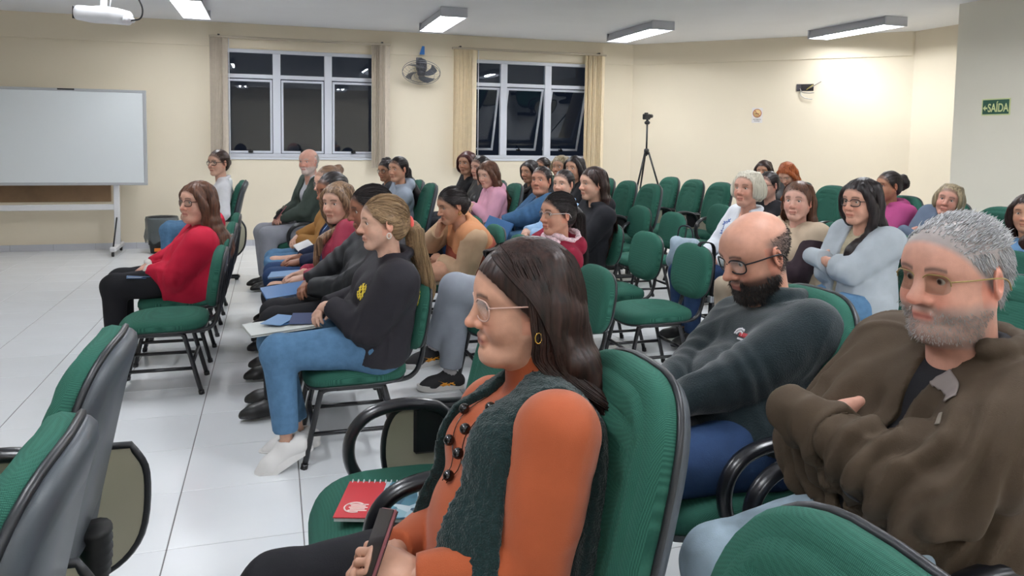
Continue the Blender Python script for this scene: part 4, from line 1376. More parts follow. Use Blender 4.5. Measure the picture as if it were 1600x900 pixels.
FAIR = (214, 170, 148); MID = (196, 148, 122); TAN = (172, 124, 98); BROWN = (146, 98, 76)
PEOPLE = {}
def add(key, **k): PEOPLE[key] = person(**k)

add('A', label='person in orange turtleneck and dark fuzzy waistcoat holding a phone', seat=(.33, 1.45), head=(.50, 1.546, 1.062), sz=.44, yaw=-2, pitch=4, skin=(200, 152, 128), haircol=(50, 34, 28),
    hs=1.04, fat=.12, g=1.12, bust=1.25, belly=.15, sw=1.04, shf=.74, shfw=.035, hipx=-.07, hairback=.07, sides=False, top=cloth('orange_knit', (164, 80, 44), rough=.8, var=.05, bump=.3, bscale=600, sheen=.2), topname='sweater', o=.010, turtle=True, pants=M_blackcloth, wr=.003, fold=.5,
    glasses=(206, 170, 158), gshape=(.027, .021), lw=(.095, .10, .615), rw=(.11, -.02, .60), ld=(.80, -.45, .30), rd=(.75, .5, .15), lc=.75, rc=.65, lp=(-.6, .35, -1), hair='long', hlen=.25, hairmat=H_dkbrown, hth=.014, armg=1.25, lips=(176, 96, 88), vox=.0065)
add('B', label='person in dark fleece with small chest emblem and black glasses, looking down', seat=(1.24, 1.97), head=(1.41, 2.041, 1.066), sz=.44, male=True, yaw=4, pitch=20, skin=(200, 148, 126), haircol=(50, 42, 40), hs=1.07,
    g=1.25, belly=.8, sw=1.04, shf=.79, scalp=(96, 84, 80), bald=True, beard=(58, 50, 48), beardk=.75, top=cloth('dark_green_fleece', (19, 33, 37), rough=.95, var=.08, bump=.5, bscale=260, sheen=.3), topname='fleece', collar=(.074, .010, .027), pants=M_denim_dark, wr=.006,
    glasses=(24, 24, 30), gr=.0022, gshape=(.028, .020), nose=1.1, wide=1.05, o=.02, armg=1.2, lw=(.17, .045, .665), rw=(.165, -.03, .69), vox=.007)
add('C', label='person in brown jacket and gold-rimmed glasses with arms folded', seat=(1.24, 1.30), head=(1.38, 1.288, 1.132), sz=.44, male=True, yaw=6, pitch=6, skin=(210, 156, 136), haircol=(84, 80, 78), hs=1.08,
    g=1.34, belly=.9, sw=1.18, shf=.82, fat=.6, wide=1.06, nose=1.15, beard=(160, 150, 144), beardk=.6, scalp=(150, 146, 144), scalpline=.012, pose='cross', crossf=.45, asc=1.1, handin=.12, lens=glass_mat('tinted_lens', (.88, .87, .84), 1.3), top=cloth('brown_cotton_jacket', (68, 56, 43), rough=.8, var=.07, vscale=20, bump=.25, bscale=500), o=.026, wr=.011, fold=2.0, foldr=.17,
    collar=(.094, .022, .025, .38), inner=cloth('black_polo', (28, 28, 32)), innercollar=True, open=(.004, .045, -.5, .62), pants=M_denim_pale, glasses=(150, 128, 74), gr=.0015, rimless=True, armg=1.3, vox=.0065, brow=(70, 60, 56))

add('D', label='person in black jacket with yellow emblem, blue jeans and white shoes', seat=(.33, 3.45), head=(.45, 3.361, 1.036), yaw=6, pitch=3, skin=FAIR, haircol=(90, 70, 55), hs=.96, g=1.15, belly=.4, hair='pony', hairmat=H_blond, hlen=.42, tie=mat('coral_elastic', (236, 96, 88), rough=.6), tiez=-.01,
    top=cloth('black_jacket', (36, 34, 40), rough=.7), o=.022, collar=(.066, .010, .016, .3), pants=M_denim, shoe=M_shoe_white, sole=M_shoe_white, earring=mat('pearl', (232, 222, 214), rough=.3), wr=.005, lw=(.10, .035, .675), rw=(.12, -.06, .65), armg=1.2,
    knees=((.315, .10, .50), (.33, -.10, .49)), ankles=((.285, .11, .115), (.23, -.09, .085)), feet={1: (.86, .1, -.45), -1: (.95, -.1, -.2)}, shoeup={1: (.45, 0, .86)}, cuffat=.88)
add('E', label='person all in black seated just beyond the yellow-emblem jacket', seat=(.33, 4.08), head=(.455, 3.86, 1.045), yaw=8, pitch=8, skin=BROWN, haircol=(20, 16, 16), hs=.98, g=1.1, hair='bun', bunpos=(-.1, 0, .0), hairmat=H_blackx, top=cloth('black_puffer', (30, 32, 36), rough=.55), o=.024, collar=(.066, .012, .018, .2), pants=M_blackcloth, wr=.006)
add('F', label='person in maroon quilted jacket over a black sweater', seat=(.33, 4.72), head=(.37, 4.774, 1.003), yaw=49, pitch=4, skin=FAIR, haircol=(70, 50, 40), hs=.98, hair='long', hlen=.35, front={1: .35, -1: .3}, hairmat=H_bal, top=cloth('maroon_quilt', (146, 44, 66), rough=.6), o=.02, inner=M_blackcloth, innerneck=True, innername='sweater', open=(.03, .06), pants=M_blackcloth, wr=.006, pose='thigh')
add('G', label='person in navy jacket over pale blue shirt holding a white paper', seat=(.33, 5.34), head=(.37, 5.313, 1.039), yaw=31, pitch=9, skin=BROWN, haircol=(22, 17, 16), hs=1.0, hair='bun', bunpos=(-.09, 0, .05), hairmat=H_blackx, top=cloth('navy_jacket', (34, 42, 66)), inner=cloth('pale_blue_shirt', (128, 162, 206), var=.2, vscale=18), innercollar=True, open=(.045, .07), pants=M_denim_dark, pose='thigh')
add('H', label='person in mustard jacket and jeans, second row', seat=(.33, 5.95), head=(.375, 5.75, 1.067), yaw=29, pitch=8, skin=FAIR, haircol=(110, 80, 60), hs=.98, hair='bun', bunpos=(-.10, 0, .085), hairmat=H_brownx, top=cloth('mustard_jacket', (150, 108, 58)), o=.024, collar=(.068, .012, .018, .3), pants=M_denim, glasses=(120, 84, 76))
add('I', label='person in dark green jacket and grey trousers holding a phone', seat=(.25, 7.50), head=(.31, 7.43, 1.164), sz=.44, male=True, yaw=55, pitch=3, by=14, skin=(212, 160, 142), haircol=(190, 188, 184), hs=.98, g=1.12, belly=.5, beard=(212, 208, 204), beardk=.6, scalp=(205, 200, 196), bald=True,
    top=cloth('dark_green_jacket', (62, 72, 66)), o=.022, inner=cloth('pale_check_shirt', (186, 186, 192), var=.12, vscale=60), innercollar=True, open=(.05, .07), pants=cloth('grey_trousers', (136, 138, 146)), baggy=.012, lw=(.20, .03, .64), rw=(.20, -.05, .66))
add('J', label='person in red blazer and glasses with a blue folder on the lap', seat=(-.59, 5.22), head=(-.45, 5.117, .988), yaw=42, pitch=1, skin=(214, 166, 146), haircol=(60, 40, 34), hs=1.0, g=1.2, belly=.5, fat=.5, hair='long', hlen=.42, hairmat=H_brown, top=cloth('red_blazer', (182, 24, 54), rough=.75), topname='blazer', o=.024, inner=cloth('white_blouse', (224, 220, 216)), open=(.004, .03, -.5, .7), hem=-.3, longhem=.35,
    pants=M_blackcloth, glasses=(90, 60, 56), earring=M_gold, lw=(.15, .085, .575), rw=(.17, .0, .585), sleeve=.86, armg=1.25, lips=(190, 92, 92))
add('K', label='person in white shirt and black glasses near the waste bin', seat=(-.62, 7.93), head=(-.50, 7.862, 1.134), sz=.44, yaw=49, pitch=2, skin=FAIR, haircol=(40, 30, 28), hair='bun', bunpos=(-.11, 0, .0), hairmat=H_dkbrownx, top=cloth('white_shirt', (232, 232, 236)), topname='shirt', collar=(.058, .012, .012, .3), sleeve=.7, pants=M_denim, glasses=(20, 20, 24), lw=(.0, .20, .56))
add('L', label='person in grey hoodie with pink print', seat=(1.10, 7.80), head=(1.17, 7.627, 1.087), sz=.44, yaw=39, pitch=4, skin=MID, haircol=(26, 20, 20), g=1.05, hair='pony', hlen=.5, hairmat=H_blackx, top=cloth('grey_hoodie', (160, 170, 184)), topname='hoodie', hood=True, o=.022, pants=M_charcoal)
add('M', label='person in charcoal sweatshirt and glasses half hidden by the grey hoodie', seat=(1.10, 8.52), head=(1.17, 8.49, 1.036), sz=.44, yaw=42, pitch=6, skin=TAN, haircol=(24, 18, 18), hs=.93, g=.9, hair='curly', hairmat=H_black, top=M_charcoal, topname='sweatshirt', pants=M_charcoal, glasses=(40, 30, 30))
add('N', label='person resting chin on hand, in beige, orange and maroon jacket', seat=(1.24, 5.27), head=(1.16, 5.16, .945), yaw=14, pitch=16, skin=MID, haircol=(20, 16, 18), g=1.2, hair='bun', bunpos=(-.1, 0, -.01), hairmat=H_blackx, top=cloth('orange_brown_jacket', (196, 136, 96)), o=.022, sleeves=False, sleevemat=cloth('beige_sleeves', (190, 160, 130)), collar=(.066, .010, .016, .25), pants=cloth('khaki_trousers', (158, 148, 132)), slouch=.05,
    lw=(.15, .05, .575), ld=(.25, -.95, .15), rw=(.165, .065, .765), rd=(-.12, .15, 1), rn=(.8, -.5, .2), rc=.9, lc=.35, rp=(.7, -.4, -.7), earring=M_gold, armg=1.2)
add('Q', label='person in maroon hoodie and patterned scarf, legs crossed in striped trainers', seat=(1.30, 4.14), head=(1.50, 4.02, .995), yaw=16, pitch=2, skin=(206, 154, 130), haircol=(22, 16, 18), hs=.96, g=1.12, hair='pony', hlen=.18, tiez=.02, hairmat=H_blackx, top=cloth('maroon_hoodie', (132, 26, 50)), topname='hoodie', hood=True, o=.02, pants=cloth('grey_sweatpants', (152, 158, 168)), glasses=(196, 186, 184), rimless=True, shoe=mat('black_trainer', (26, 25, 30), rough=.7), sole=mat('white_sole', (214, 212, 210), rough=.5), baggy=.012,
    knees=((.355, .03, .585), (.33, -.03, .49)), ankles=((.44, -.13, .215), (.36, -.06, .085)), feet={1: (.93, .1, -.12), -1: (1, .05, 0)}, cuffat=.9)
add('R', label='person in pink hoodie looking down at the hands', seat=(1.95, 7.28), head=(1.98, 7.25, 1.055), sz=.44, yaw=34, pitch=14, skin=FAIR, haircol=(70, 48, 38), hair='long', hlen=.45, hairmat=H_brown, top=cloth('pink_hoodie', (232, 172, 194)), topname='hoodie', hood=True, o=.022, pants=M_denim_dark, lw=(.11, .05, .755), rw=(.12, -.03, .76))
add('S', label='person in black jacket with folded arms, farthest of three by the beige blind', seat=(1.95, 8.44), head=(2.03, 8.32, 1.127), sz=.44, yaw=44, pitch=4, skin=MID, haircol=(44, 22, 20), hair='long', hlen=.5, hairmat=H_auburn, top=M_blackcloth, o=.022, pants=M_charcoal, pose='cross')
add('T', label='person in black leather jacket between pink hoodie and folded black arms', seat=(1.95, 7.87), head=(2.03, 7.74, 1.10), sz=.44, yaw=29, pitch=4, skin=(206, 160, 140), haircol=(30, 24, 24), hair='bun', bunpos=(-.10, 0, .05), hairmat=H_blackx, top=mat('black_leather', (26, 26, 30), rough=.4), o=.02, pants=M_charcoal)
add('U', label='person in black top with clasped hands, beyond the dark denim jacket', seat=(2.70, 8.32), head=(2.75, 8.29, 1.036), sz=.44, yaw=29, pitch=6, skin=MID, haircol=(14, 12, 14), hair='long', hlen=.5, front={1: .6}, hairmat=H_black, top=M_blackcloth, topname='sweater', pants=M_charcoal)
add('V', label='person half hidden below the open window, farthest of four in dark tops', seat=(2.95, 8.86), head=(3.08, 8.80, 1.06), sz=.44, yaw=31, skin=TAN, haircol=(26, 20, 20), hair='short', hairmat=H_blackx, top=M_charcoal, topname='sweater', pants=M_charcoal)
add('W', label='person in charcoal sweater below the open window, second of four in dark tops', seat=(2.78, 7.76), head=(2.92, 7.755, 1.105), sz=.44, yaw=39, skin=MID, haircol=(120, 112, 104), hair='bob', boblen=-.03, hairmat=H_ash, top=M_charcoal, topname='sweater', pants=M_charcoal)
add('X', label='person in black top below the open window, nearest of four in dark tops', seat=(2.75, 7.20), head=(2.87, 7.23, 1.113), sz=.44, yaw=34, skin=MID, haircol=(14, 12, 14), hair='long', hlen=.5, hairmat=H_black, top=M_blackcloth, topname='sweater', pants=M_charcoal)
add('Y', label='person in dark denim jacket holding a blue folder', seat=(2.16, 6.62), head=(2.31, 6.62, 1.03), yaw=44, pitch=-2, skin=(196, 142, 118), haircol=(28, 22, 22), hs=1.04, g=1.3, belly=.8, fat=.5, hair='short', hairmat=H_blackx, top=cloth('denim_jacket', (58, 92, 126), var=.15, vscale=26), o=.024, inner=cloth('grey_shirt', (150, 150, 152)), open=(.02, .05), collar=(.07, .010, .018, .4), pants=M_denim, armg=1.25, lw=(.24, .07, .68), rw=(.2, -.03, .66))
add('Z', label='person in light blue shirt between denim jacket and black hoodie', seat=(2.16, 6.05), head=(2.29, 6.01, 1.035), yaw=39, skin=FAIR, haircol=(18, 15, 16), hs=.97, hair='bun', bunpos=(-.1, 0, -.02), hairmat=H_blackx, top=cloth('light_blue_shirt', (160, 192, 224)), topname='shirt', collar=(.06, .012, .014, .3), pants=M_denim)
add('AA', label='person in black hoodie sitting upright behind the patterned scarf', seat=(2.16, 5.43), head=(2.27, 5.35, 1.078), yaw=10, pitch=2, skin=FAIR, haircol=(50, 34, 30), hs=.98, hair='long', hlen=.02, hairmat=H_dkbrown, ears=True, sides=False, top=cloth('black_hoodie', (28, 29, 34)), topname='hoodie', hood=True, o=.02, pants=M_blackcloth)
add('BB', label='person in white shirt with blue flowers', seat=(3.07, 4.76), head=(3.17, 4.71, 1.078), yaw=26, pitch=-2, skin=(206, 156, 136), haircol=(120, 110, 96), hs=1.02, g=1.12, hair='bob', boblen=-.05, hth=.010, brow=(110, 84, 70), hairmat=H_plat, hairline=.004, top=cloth('white_cotton_shirt', (226, 230, 236)), topname='shirt', collar=(.07, .012, .016, .45), inner=cloth('skin_tone_top', (206, 156, 136)), open=(.004, .05, .3, .55), pants=M_denim_dark, pose='thigh')
add('FF', label='person in beige waistcoat over dark sleeves', seat=(3.07, 4.18), head=(3.16, 4.148, 1.035), yaw=36, pitch=-3, skin=(216, 168, 150), haircol=(80, 56, 44), hair='long', hlen=.5, hairmat=H_brown, sides=False, top=cloth('beige_waistcoat', (196, 176, 152)), topname='waistcoat', o=.024, sleeves=False, sleevemat=cloth('dark_plum_sleeves', (52, 40, 46)), pants=cloth('beige_skirt_cloth', (186, 170, 150)), collar=(.07, .008, .014, .3), armg=1.2)
add('GG', label='person with glasses in pale grey jacket, arms folded', seat=(3.07, 3.60), head=(3.15, 3.585, 1.08), yaw=12, pitch=1, skin=(206, 156, 134), haircol=(20, 16, 18), hs=1.04, g=1.2, hair='long', hlen=.55, front={1: .55}, hairmat=H_black, glasses=(34, 32, 36), gr=.0024, pose='cross', top=cloth('pale_grey_jacket', (170, 178, 184)), o=.024, inner=cloth('beige_top', (170, 160, 136), var=.2, vscale=40), open=(.02, .06, -.5, .4), collar=(.085, .004, .018, .5), pants=M_denim, wr=.005, armg=1.15)
add('CC', label='person in black with glasses and folded arms beyond the white floral shirt', seat=(3.98, 5.76), head=(4.05, 5.716, 1.038), yaw=16, pitch=4, skin=(204, 158, 140), haircol=(26, 22, 22), hs=.95, hair='bun', bunpos=(-.1, 0, -.02), hairmat=H_blackx, glasses=(30, 28, 30), top=M_blackcloth, pants=M_blackcloth, pose='cross')
add('DD', label='person in charcoal sweater half hidden beside the diagonal wall', seat=(5.50, 8.02), head=(5.6, 8.0, 1.06), sz=.44, yaw=39, pitch=6, skin=MID, haircol=(36, 26, 24), hair='long', hlen=.6, hairmat=H_dkbrown, top=M_charcoal, topname='sweater', pants=M_charcoal)
add('EE', label='person in black leather jacket bending forward near the diagonal wall', seat=(5.42, 7.40), head=(5.38, 7.256, 1.06), sz=.44, yaw=26, pitch=38, skin=FAIR, haircol=(120, 60, 34), hair='long', hlen=.7, front={1: .6}, hairmat=H_red, top=mat('black_leather', (26, 26, 30), rough=.4), o=.022, pants=M_charcoal)
add('HH', label='person in magenta hoodie facing the front', seat=(4.85, 5.37), head=(4.95, 5.322, 1.054), sz=.44, yaw=-4, pitch=3, skin=TAN, haircol=(30, 22, 20), g=1.1, hair='puff', hairmat=H_black, top=cloth('magenta_hoodie', (160, 68, 116)), topname='hoodie', hood=True, o=.024, pants=M_charcoal)
add('II', label='person in blue-grey hoodie slouching with head tilted', seat=(4.72, 4.72), head=(4.8, 4.562, .993), sz=.44, yaw=34, pitch=-4, roll=-12, skin=(204, 150, 132), haircol=(96, 84, 68), g=1.15, hair='bob', boblen=-.05, hth=.009, brow=(80, 62, 52), hairmat=H_ash, top=cloth('blue_grey_hoodie', (90, 102, 120)), topname='hoodie', hood=True, o=.024, pants=M_denim_dark, pose='cross')
add('JJ', label='person in pale denim jacket cut by the frame edge', seat=(4.65, 3.78), head=(4.76, 3.90, .96), sz=.44, yaw=31, skin=MID, haircol=(40, 28, 26), hair='long', hlen=.5, front={1: .6, -1: .6}, hairmat=H_dkbrown, top=cloth('pale_denim_jacket', (112, 152, 192)), pants=M_denim)

# ================================================================== DETAILS ON THE NEAR FIGURES
def strands(name, paths, r, material, parent, sides=3):
    """many thin tapering locks in one mesh"""
    V = []; Q = []; n0 = 0
    for P_ in paths:
        P_ = np.array(P_); n = len(P_)
        t = np.gradient(P_, axis=0); t /= np.linalg.norm(t, axis=1)[:, None]+1e-9
        a = np.cross(t, np.array([.3, .9, .2])); a /= np.linalg.norm(a, axis=1)[:, None]+1e-9
        b = np.cross(t, a)
        rr = r*np.minimum(1, np.linspace(2.2, .12, n))
        for j in range(sides):
            an = 2*math.pi*j/sides
            V.append(P_+(a*math.cos(an)+b*math.sin(an))*rr[:, None])
        for i in range(n-1):
            for j in range(sides):
                k = (j+1) % sides
                Q.append((n0+j*n+i, n0+k*n+i, n0+k*n+i+1, n0+j*n+i+1))
        n0 += sides*n
    return np_obj(name, np.concatenate(V), np.array(Q), material, parent)

_CW = {}
def smooth_np(P_, m_=4):
    """Catmull-Rom as one matrix product"""
    P_ = np.asarray(P_); k = len(P_)
    if (k, m_) not in _CW:
        Wt = np.array([[c[0] for c in smooth_path([(1. if i == j else 0., 0, 0) for i in range(k)], m_)] for j in range(k)]).T
        _CW[(k, m_)] = Wt
    return _CW[(k, m_)]@P_
def bvh_of(o):
    return BVHTree.FromPolygons([v.co for v in o.data.vertices], [tuple(p.vertices) for p in o.data.polygons])

# ---- orange turtleneck: long straight hair, fuzzy waistcoat, bead necklace
a = PEOPLE['A']; T, HLm = a['T'], a['Hm']; root = a['root']
rg = np.random.RandomState(5)
def long_locks(pp, n, e0, e1, r, material, seed, spread=1.85, back=.15, wd=1., hang=.115):
    """straight locks falling from the parting over the skull and down the back"""
    g_ = np.random.RandomState(seed); Tm = pp['T']; ps = []
    for i in range(n):
        ph = g_.uniform(-spread, spread)                # azimuth from the back of the head
        fr = max(0, abs(ph)-1.2)
        sx, sy = -math.cos(ph), math.sin(ph); k = g_.uniform(.985, 1.04)
        top = np.array([g_.uniform(-.05, .01)+.05*min(1, fr), .010*np.sign(ph), .126]); x0 = .03*min(1, fr*1.5)
        m1 = np.array([-.018+x0+.080*sx*k, .068*sy*k*wd, .102]); m2 = np.array([-.018+.110*sx*k, .093*sy*k*wd, .035]); m3 = np.array([-.024+.108*sx*k, .096*sy*k*wd, -.05]); m4 = np.array([-.036+.102*sx*k, .095*sy*k*wd, -.115])
        pts = [np.array(pp['R'])@p*pp['hs']+pp['h'] for p in (top, m1, m2, m3, m4)]
        e = g_.uniform(e0, e1); w = max(0, sx)
        pts.append(Tm(.86, -back*.8-.02*g_.rand()+.03*(1-abs(sx)), hang*sy*g_.uniform(.85, 1.15))); pts.append(Tm((.86+e)/2, -back-.02*g_.rand()+.03*(1-abs(sx)), hang*1.05*sy*g_.uniform(.8, 1.2))); pts.append(Tm(e, -back-.03*g_.rand()+.03*(1-abs(sx)), hang*1.1*sy*g_.uniform(.75, 1.25)))
        ps.append(smooth_np(pts))
    return strands('hair_locks', ps, r, material, pp['hair'])
def combed_locks(pp, n, r, material, seed, tie=(-.118, 0, .0), hl=.012, wd=1., th=.007):
    """hair drawn back from the hairline to a knot"""
    g_ = np.random.RandomState(seed); C0 = np.array([-.018, 0, .036]); Rr = np.array([.099+th, .079*wd+th, .089+th]); ps = []
    te = (np.array(tie)-C0)/Rr; te /= np.linalg.norm(te)
    while len(ps) < n:
        d = g_.normal(size=3); d /= np.linalg.norm(d); p = C0+d*Rr
        if not (hl-.03 < .75*p[0]-.66*p[2] < hl and p[2] > -.04): continue
        if abs(p[1]) > .07 and p[2] < .03 and p[0] > -.04: continue
        om = math.acos(max(-1, min(1, d@te))); k = g_.uniform(1.0, 1.03)
        pts = [C0+Rr*k*(math.sin((1-t)*om)*d+math.sin(t*om)*te)/math.sin(om) for t in np.linspace(0, .97, 9)]
        ps.append(np.array(pts)@pp['R'].T*pp['hs']+pp['h'])
    return strands('hair_locks', ps, r, material, pp['hair'])
long_locks(a, 1100, .15, .45, .0020, H_dkbrown, 5, back=.205, hang=.145)
ps = []
for i in range(420):      # swept from the parting across the temples to the ears
    s = rg.choice((1, 1, 1, -1)); t0 = rg.uniform(0, 1); k = rg.uniform(1.0, 1.04)
    pts = [np.array([.056-.06*t0, .006*s, .113+.010*t0]), np.array([.062-.075*t0, s*.042, .103+.012*t0])*k, np.array([.040-.060*t0, s*.080*k, .068+.010*t0]), np.array([.004-.04*t0, s*.098*k, .02]), np.array([-.026-.03*t0, s*.102*k, -.05]), np.array([-.045-.02*t0, s*.100*k, -.12])]
    pts = [np.array(a['R'])@p*a['hs']+a['h'] for p in pts]+[T(.86, -.10-.03*t0, s*rg.uniform(.09, .14)), T(.55, -.15, s*rg.uniform(.09, .16))]
    ps.append(smooth_np(pts))
strands('front_locks', ps, .0019, H_dkbrown, a['hair'])
for k_, n_l, e_, m_l in (('F', 260, .35, H_bal), ('J', 260, .42, H_brown), ('GG', 260, .55, H_black), ('AA', 240, .02, H_dkbrown), ('R', 140, .45, H_brown), ('FF', 200, .5, H_brown)):
    long_locks(PEOPLE[k_], n_l, e_, e_+.2, .0034, m_l, 7, back=.15, spread=1.7)
def tail_locks(pp, n, e, r, material, seed, tz):
    g_ = np.random.RandomState(seed); ps_ = []; Tm = pp['T']; hd = lambda p: np.array(p)@pp['R'].T*pp['hs']+pp['h']
    for i in range(n):
        t = g_.uniform(0, 6.28); q_ = g_.uniform(.6, 1.1); dy, dx = .036*math.cos(t)*q_, .034*math.sin(t)*q_
        ps_.append(smooth_np([hd((-.118, dy*.3, tz+dx*.3)), hd((-.150+dx, dy, tz-.03)), hd((-.157+dx, dy*1.1, tz-.10)), Tm(.80, -.158+dx, dy*1.2), Tm((.8+e)/2, -.168+dx, dy*1.3), Tm(e-.03*g_.rand(), -.155+dx*.7, dy*1.4)]))
    return strands('tail_locks', ps_, r, material, pp['hair'])
tail_locks(PEOPLE['D'], 260, .40, .0026, hair_mat('blond_tail', (112, 90, 66), (172, 144, 108), 'z'), 5, -.01)
tail_locks(PEOPLE['Q'], 200, .16, .003, H_black, 6, .02)
combed_locks(PEOPLE['D'], 420, .0022, H_blond, 3, tie=(-.122, 0, -.01))
for k_ in ('E', 'N', 'Q'): combed_locks(PEOPLE[k_], 260, .0026, H_blackx, 4)
# waistcoat
g_, sw_ = 1.12, 1.04
lo = np.array(a['p0'])-.35; hi = np.array(a['nb'])+.35
f = Field(lo, hi, .0065)
o_ = .026
f.cap(T(0, 0, -.075*g_), T(0, 0, .075*g_), .104*g_+o_, None, .06); f.cap(T(.30, .005, -.055*g_), T(.30, .005, .055*g_), .100*g_+o_, None, .06)
f.ell(T(.22, .045+.0075, 0), (.085*g_+.005+o_, .125*g_+o_, .10*g_+o_), .06)
f.cap(T(.62, .012, -.07*sw_), T(.62, .012, .07*sw_), .107+o_, None, .06)
for s in (1, -1): f.ell(T(.575, .085, s*.066), (.065+o_, .0725+o_, .07+o_), .035)
f.cap(T(.72, -.008, -.12), T(.72, -.008, .12), .056+o_, None, .05)
for s in (1, -1): f.cap(a['nb']+a['u']*.008, a['S'][s]-a['lat']*s*.03, .036+.018, .05+.02, .03)
f.cap(T(.52, -.075, -.07), T(.52, -.075, .07), .108, None, .05); f.cap(T(.25, -.070, -.08), T(.25, -.070, .08), .115, None, .05)
for s in (1, -1):
    f.cap(a['S'][s]+a['lat']*s*.008, a['E'][s]+a['lat']*s*.03, .082, .080, .012, sub=True)
    f.cap(a['S'][s]+a['lat']*s*.02, a['S'][s]+a['lat']*s*.2, .080, .1, .01, sub=True)
f.cap(a['nb'], a['h'], .074, None, .01, sub=True)
p0, u, lat, fw, L = a['p0'], a['u'], a['lat'], a['fw'], a['L']
def vfront(X, Y, Z):
    s0 = ((X-p0[0])*u[0]+(Y-p0[1])*u[1]+(Z-p0[2])*u[2])/L
    l0 = (X-p0[0])*lat[0]+(Y-p0[1])*lat[1]+(Z-p0[2])*lat[2]
    f1 = (X-p0[0])*fw[0]+(Y-p0[1])*fw[1]+(Z-p0[2])*fw[2]
    w = .088-.030*np.clip((s0-.55)/.4, 0, 1)
    return np.minimum(w-np.abs(l0), f1-.0)
f.cut(vfront)
v, q = f.mesh(); nn = np_normals(v, q)
v = v+nn*(.0035*wavy(v, 120, 3, 7)+.003*wavy(v, 260, 5, 7))[:, None]
M_fuzz = cloth('dark_green_fuzzy_knit', (16, 38, 38), rough=1., var=.35, vscale=160, bump=1., bscale=260, sheen=.25)
np_obj('waistcoat', v, q, M_fuzz, root)
# necklace on the sweater
sb = bvh_of(a['top'])
bead_m = mat('black_bead', (14, 12, 14), rough=.12, spec=.7)
nk = empty('necklace'); nk.parent = root
for side in (1, -1):
    pts = []
    for i in range(15):
        t = i/14
        fr = .99-.62*t**.8; l = side*(.055*(1-t)+.012)
        o = Vector(T(fr, .45, l)); hit = sb.ray_cast(o, -Vector(fw), .8)
        if hit[0] is not None: pts.append(hit[0]+Vector(fw)*.004)
    if len(pts) > 3: MB().tube(pts, .0011, 5).build('cord', bead_m, nk)
    for i in ((4, 7, 10, 13) if side > 0 else (5, 9)):
        if i < len(pts): MB().lathe([(.0115*math.sin(math.pi*k/10)+.0002, -.0115*math.cos(math.pi*k/10)) for k in range(11)], 16, M=Matrix.Translation(pts[i]+Vector(fw)*.008)).build('bead', bead_m, nk)
# earring glint
er = np.array([-.004, .086, -.036])@a['R'].T*a['hs']+a['h']
MB().tube([tuple(er+np.array([.007*math.cos(t), .012, -.012+.011*math.sin(t)])) for t in np.linspace(0, 6.28, 12)[:-1]], .002, 6, closed=True).build('earring', M_gold, root)
# phone in her hands
M_phone = mat('dark_phone_glass', (30, 20, 24), rough=.12, spec=.6); M_phone_edge = mat('phone_rose_edge', (150, 92, 96), rough=.3, metal=.6)
def phone(loc, rot, label):
    r = empty('phone', loc); r.rotation_euler = rot; tag(r, label, 'phone')
    MB().box(-.037, .037, -.078, .078, -.004, .004, bev=.0035).build('case', M_phone_edge, r)
    MB().box(-.035, .035, -.076, .076, .0035, .0052, bev=.0008).build('screen', M_phone, r)
    MB().box(-.035, .035, -.076, .076, -.0052, -.0035, bev=.0008).build('back', M_phone, r)
    for i in range(2): MB().lathe([(.006, 0), (.006, .002)], 12, M=Matrix.Translation((-.022, .058-.018*i, -.0072))).build('camera_lens', M_black, r)
    return r
phone((.172, 1.385, .650), (math.radians(60), math.radians(-20), math.radians(-75)), 'dark phone held up by the person in the orange turtleneck')
phone((.055, 7.42, .70), (math.radians(50), 0, math.radians(-70)), 'dark phone held by the person in the green jacket')

# ---- grey hair of the brown jacket, combed strands rooted on the scalp
c = PEOPLE['C']
def scalp_hair(pp, n, ln, comb, material, seed, mask, r=.0011, sub='hair'):
    body = pp['body'].data; Rm, h0, hs = pp['R'], pp['h'], pp['hs']
    co = np.empty(len(body.vertices)*3, np.float32); body.vertices.foreach_get('co', co); co = co.reshape(-1, 3)
    no = np.empty(len(body.vertices)*3, np.float32); body.vertices.foreach_get('normal', no); no = no.reshape(-1, 3)
    loc = (co-h0)@Rm/hs; nl = no@Rm
    m_ = mask(loc) & (np.linalg.norm(loc, axis=1) < .17) & (np.linalg.norm(loc, axis=1) > .06)
    ids = np.nonzero(m_)[0]
    if len(ids) == 0: return None
    g_ = np.random.RandomState(seed); pick = g_.choice(ids, n)
    ps = []
    for i in pick:
        p = loc[i]+g_.normal(size=3)*.0018; nrm = nl[i]
        d = comb(p, nrm)+g_.normal(size=3)*.09; d /= np.linalg.norm(d)
        l = ln*g_.uniform(.65, 1.25); pts = []
        for k in range(5):
            t = k/4; q_ = p+d*l*t+nrm*(.18*l*t*(1-.8*t))
            pts.append(q_)
        ps.append(np.array(pts)@Rm.T*hs+h0)
    return strands(sub, ps, r, material, pp['root'])
def top_mask(P): return (.75*P[:, 0]-.66*P[:, 2] < -.012+.012*(np.abs(P[:, 1]) > .05)) & (P[:, 2] > -.045) & ~((np.abs(P[:, 1]) > .074) & (P[:, 2] < .035) & (P[:, 0] > -.04))
H_grey2 = mat('silver_hair_strand', (176, 176, 178), rough=.4, var=.3, vscale=60)
scalp_hair(c, 6500, .024, lambda p, n: np.array([-.75, -.25*np.sign(p[1])*0-.15, -.15 if p[2] < .05 else .1]) if p[2] > .06 else np.array([-.45, 0, -.8]), H_grey2, 3, top_mask)
H_stub = mat('grey_stubble', (160, 154, 150), rough=.6)
scalp_hair(c, 1200, .005, lambda p, n: n*.8+np.array([0, 0, -.6]), H_stub, 4, lambda P: (P[:, 2] < -.05) & (P[:, 2] > -.112) & (P[:, 0] > .0) & ~((np.abs(P[:, 1]) < .022) & (P[:, 2] > -.072) & (P[:, 0] > .07)), r=.0007, sub='beard')
b = PEOPLE['B']
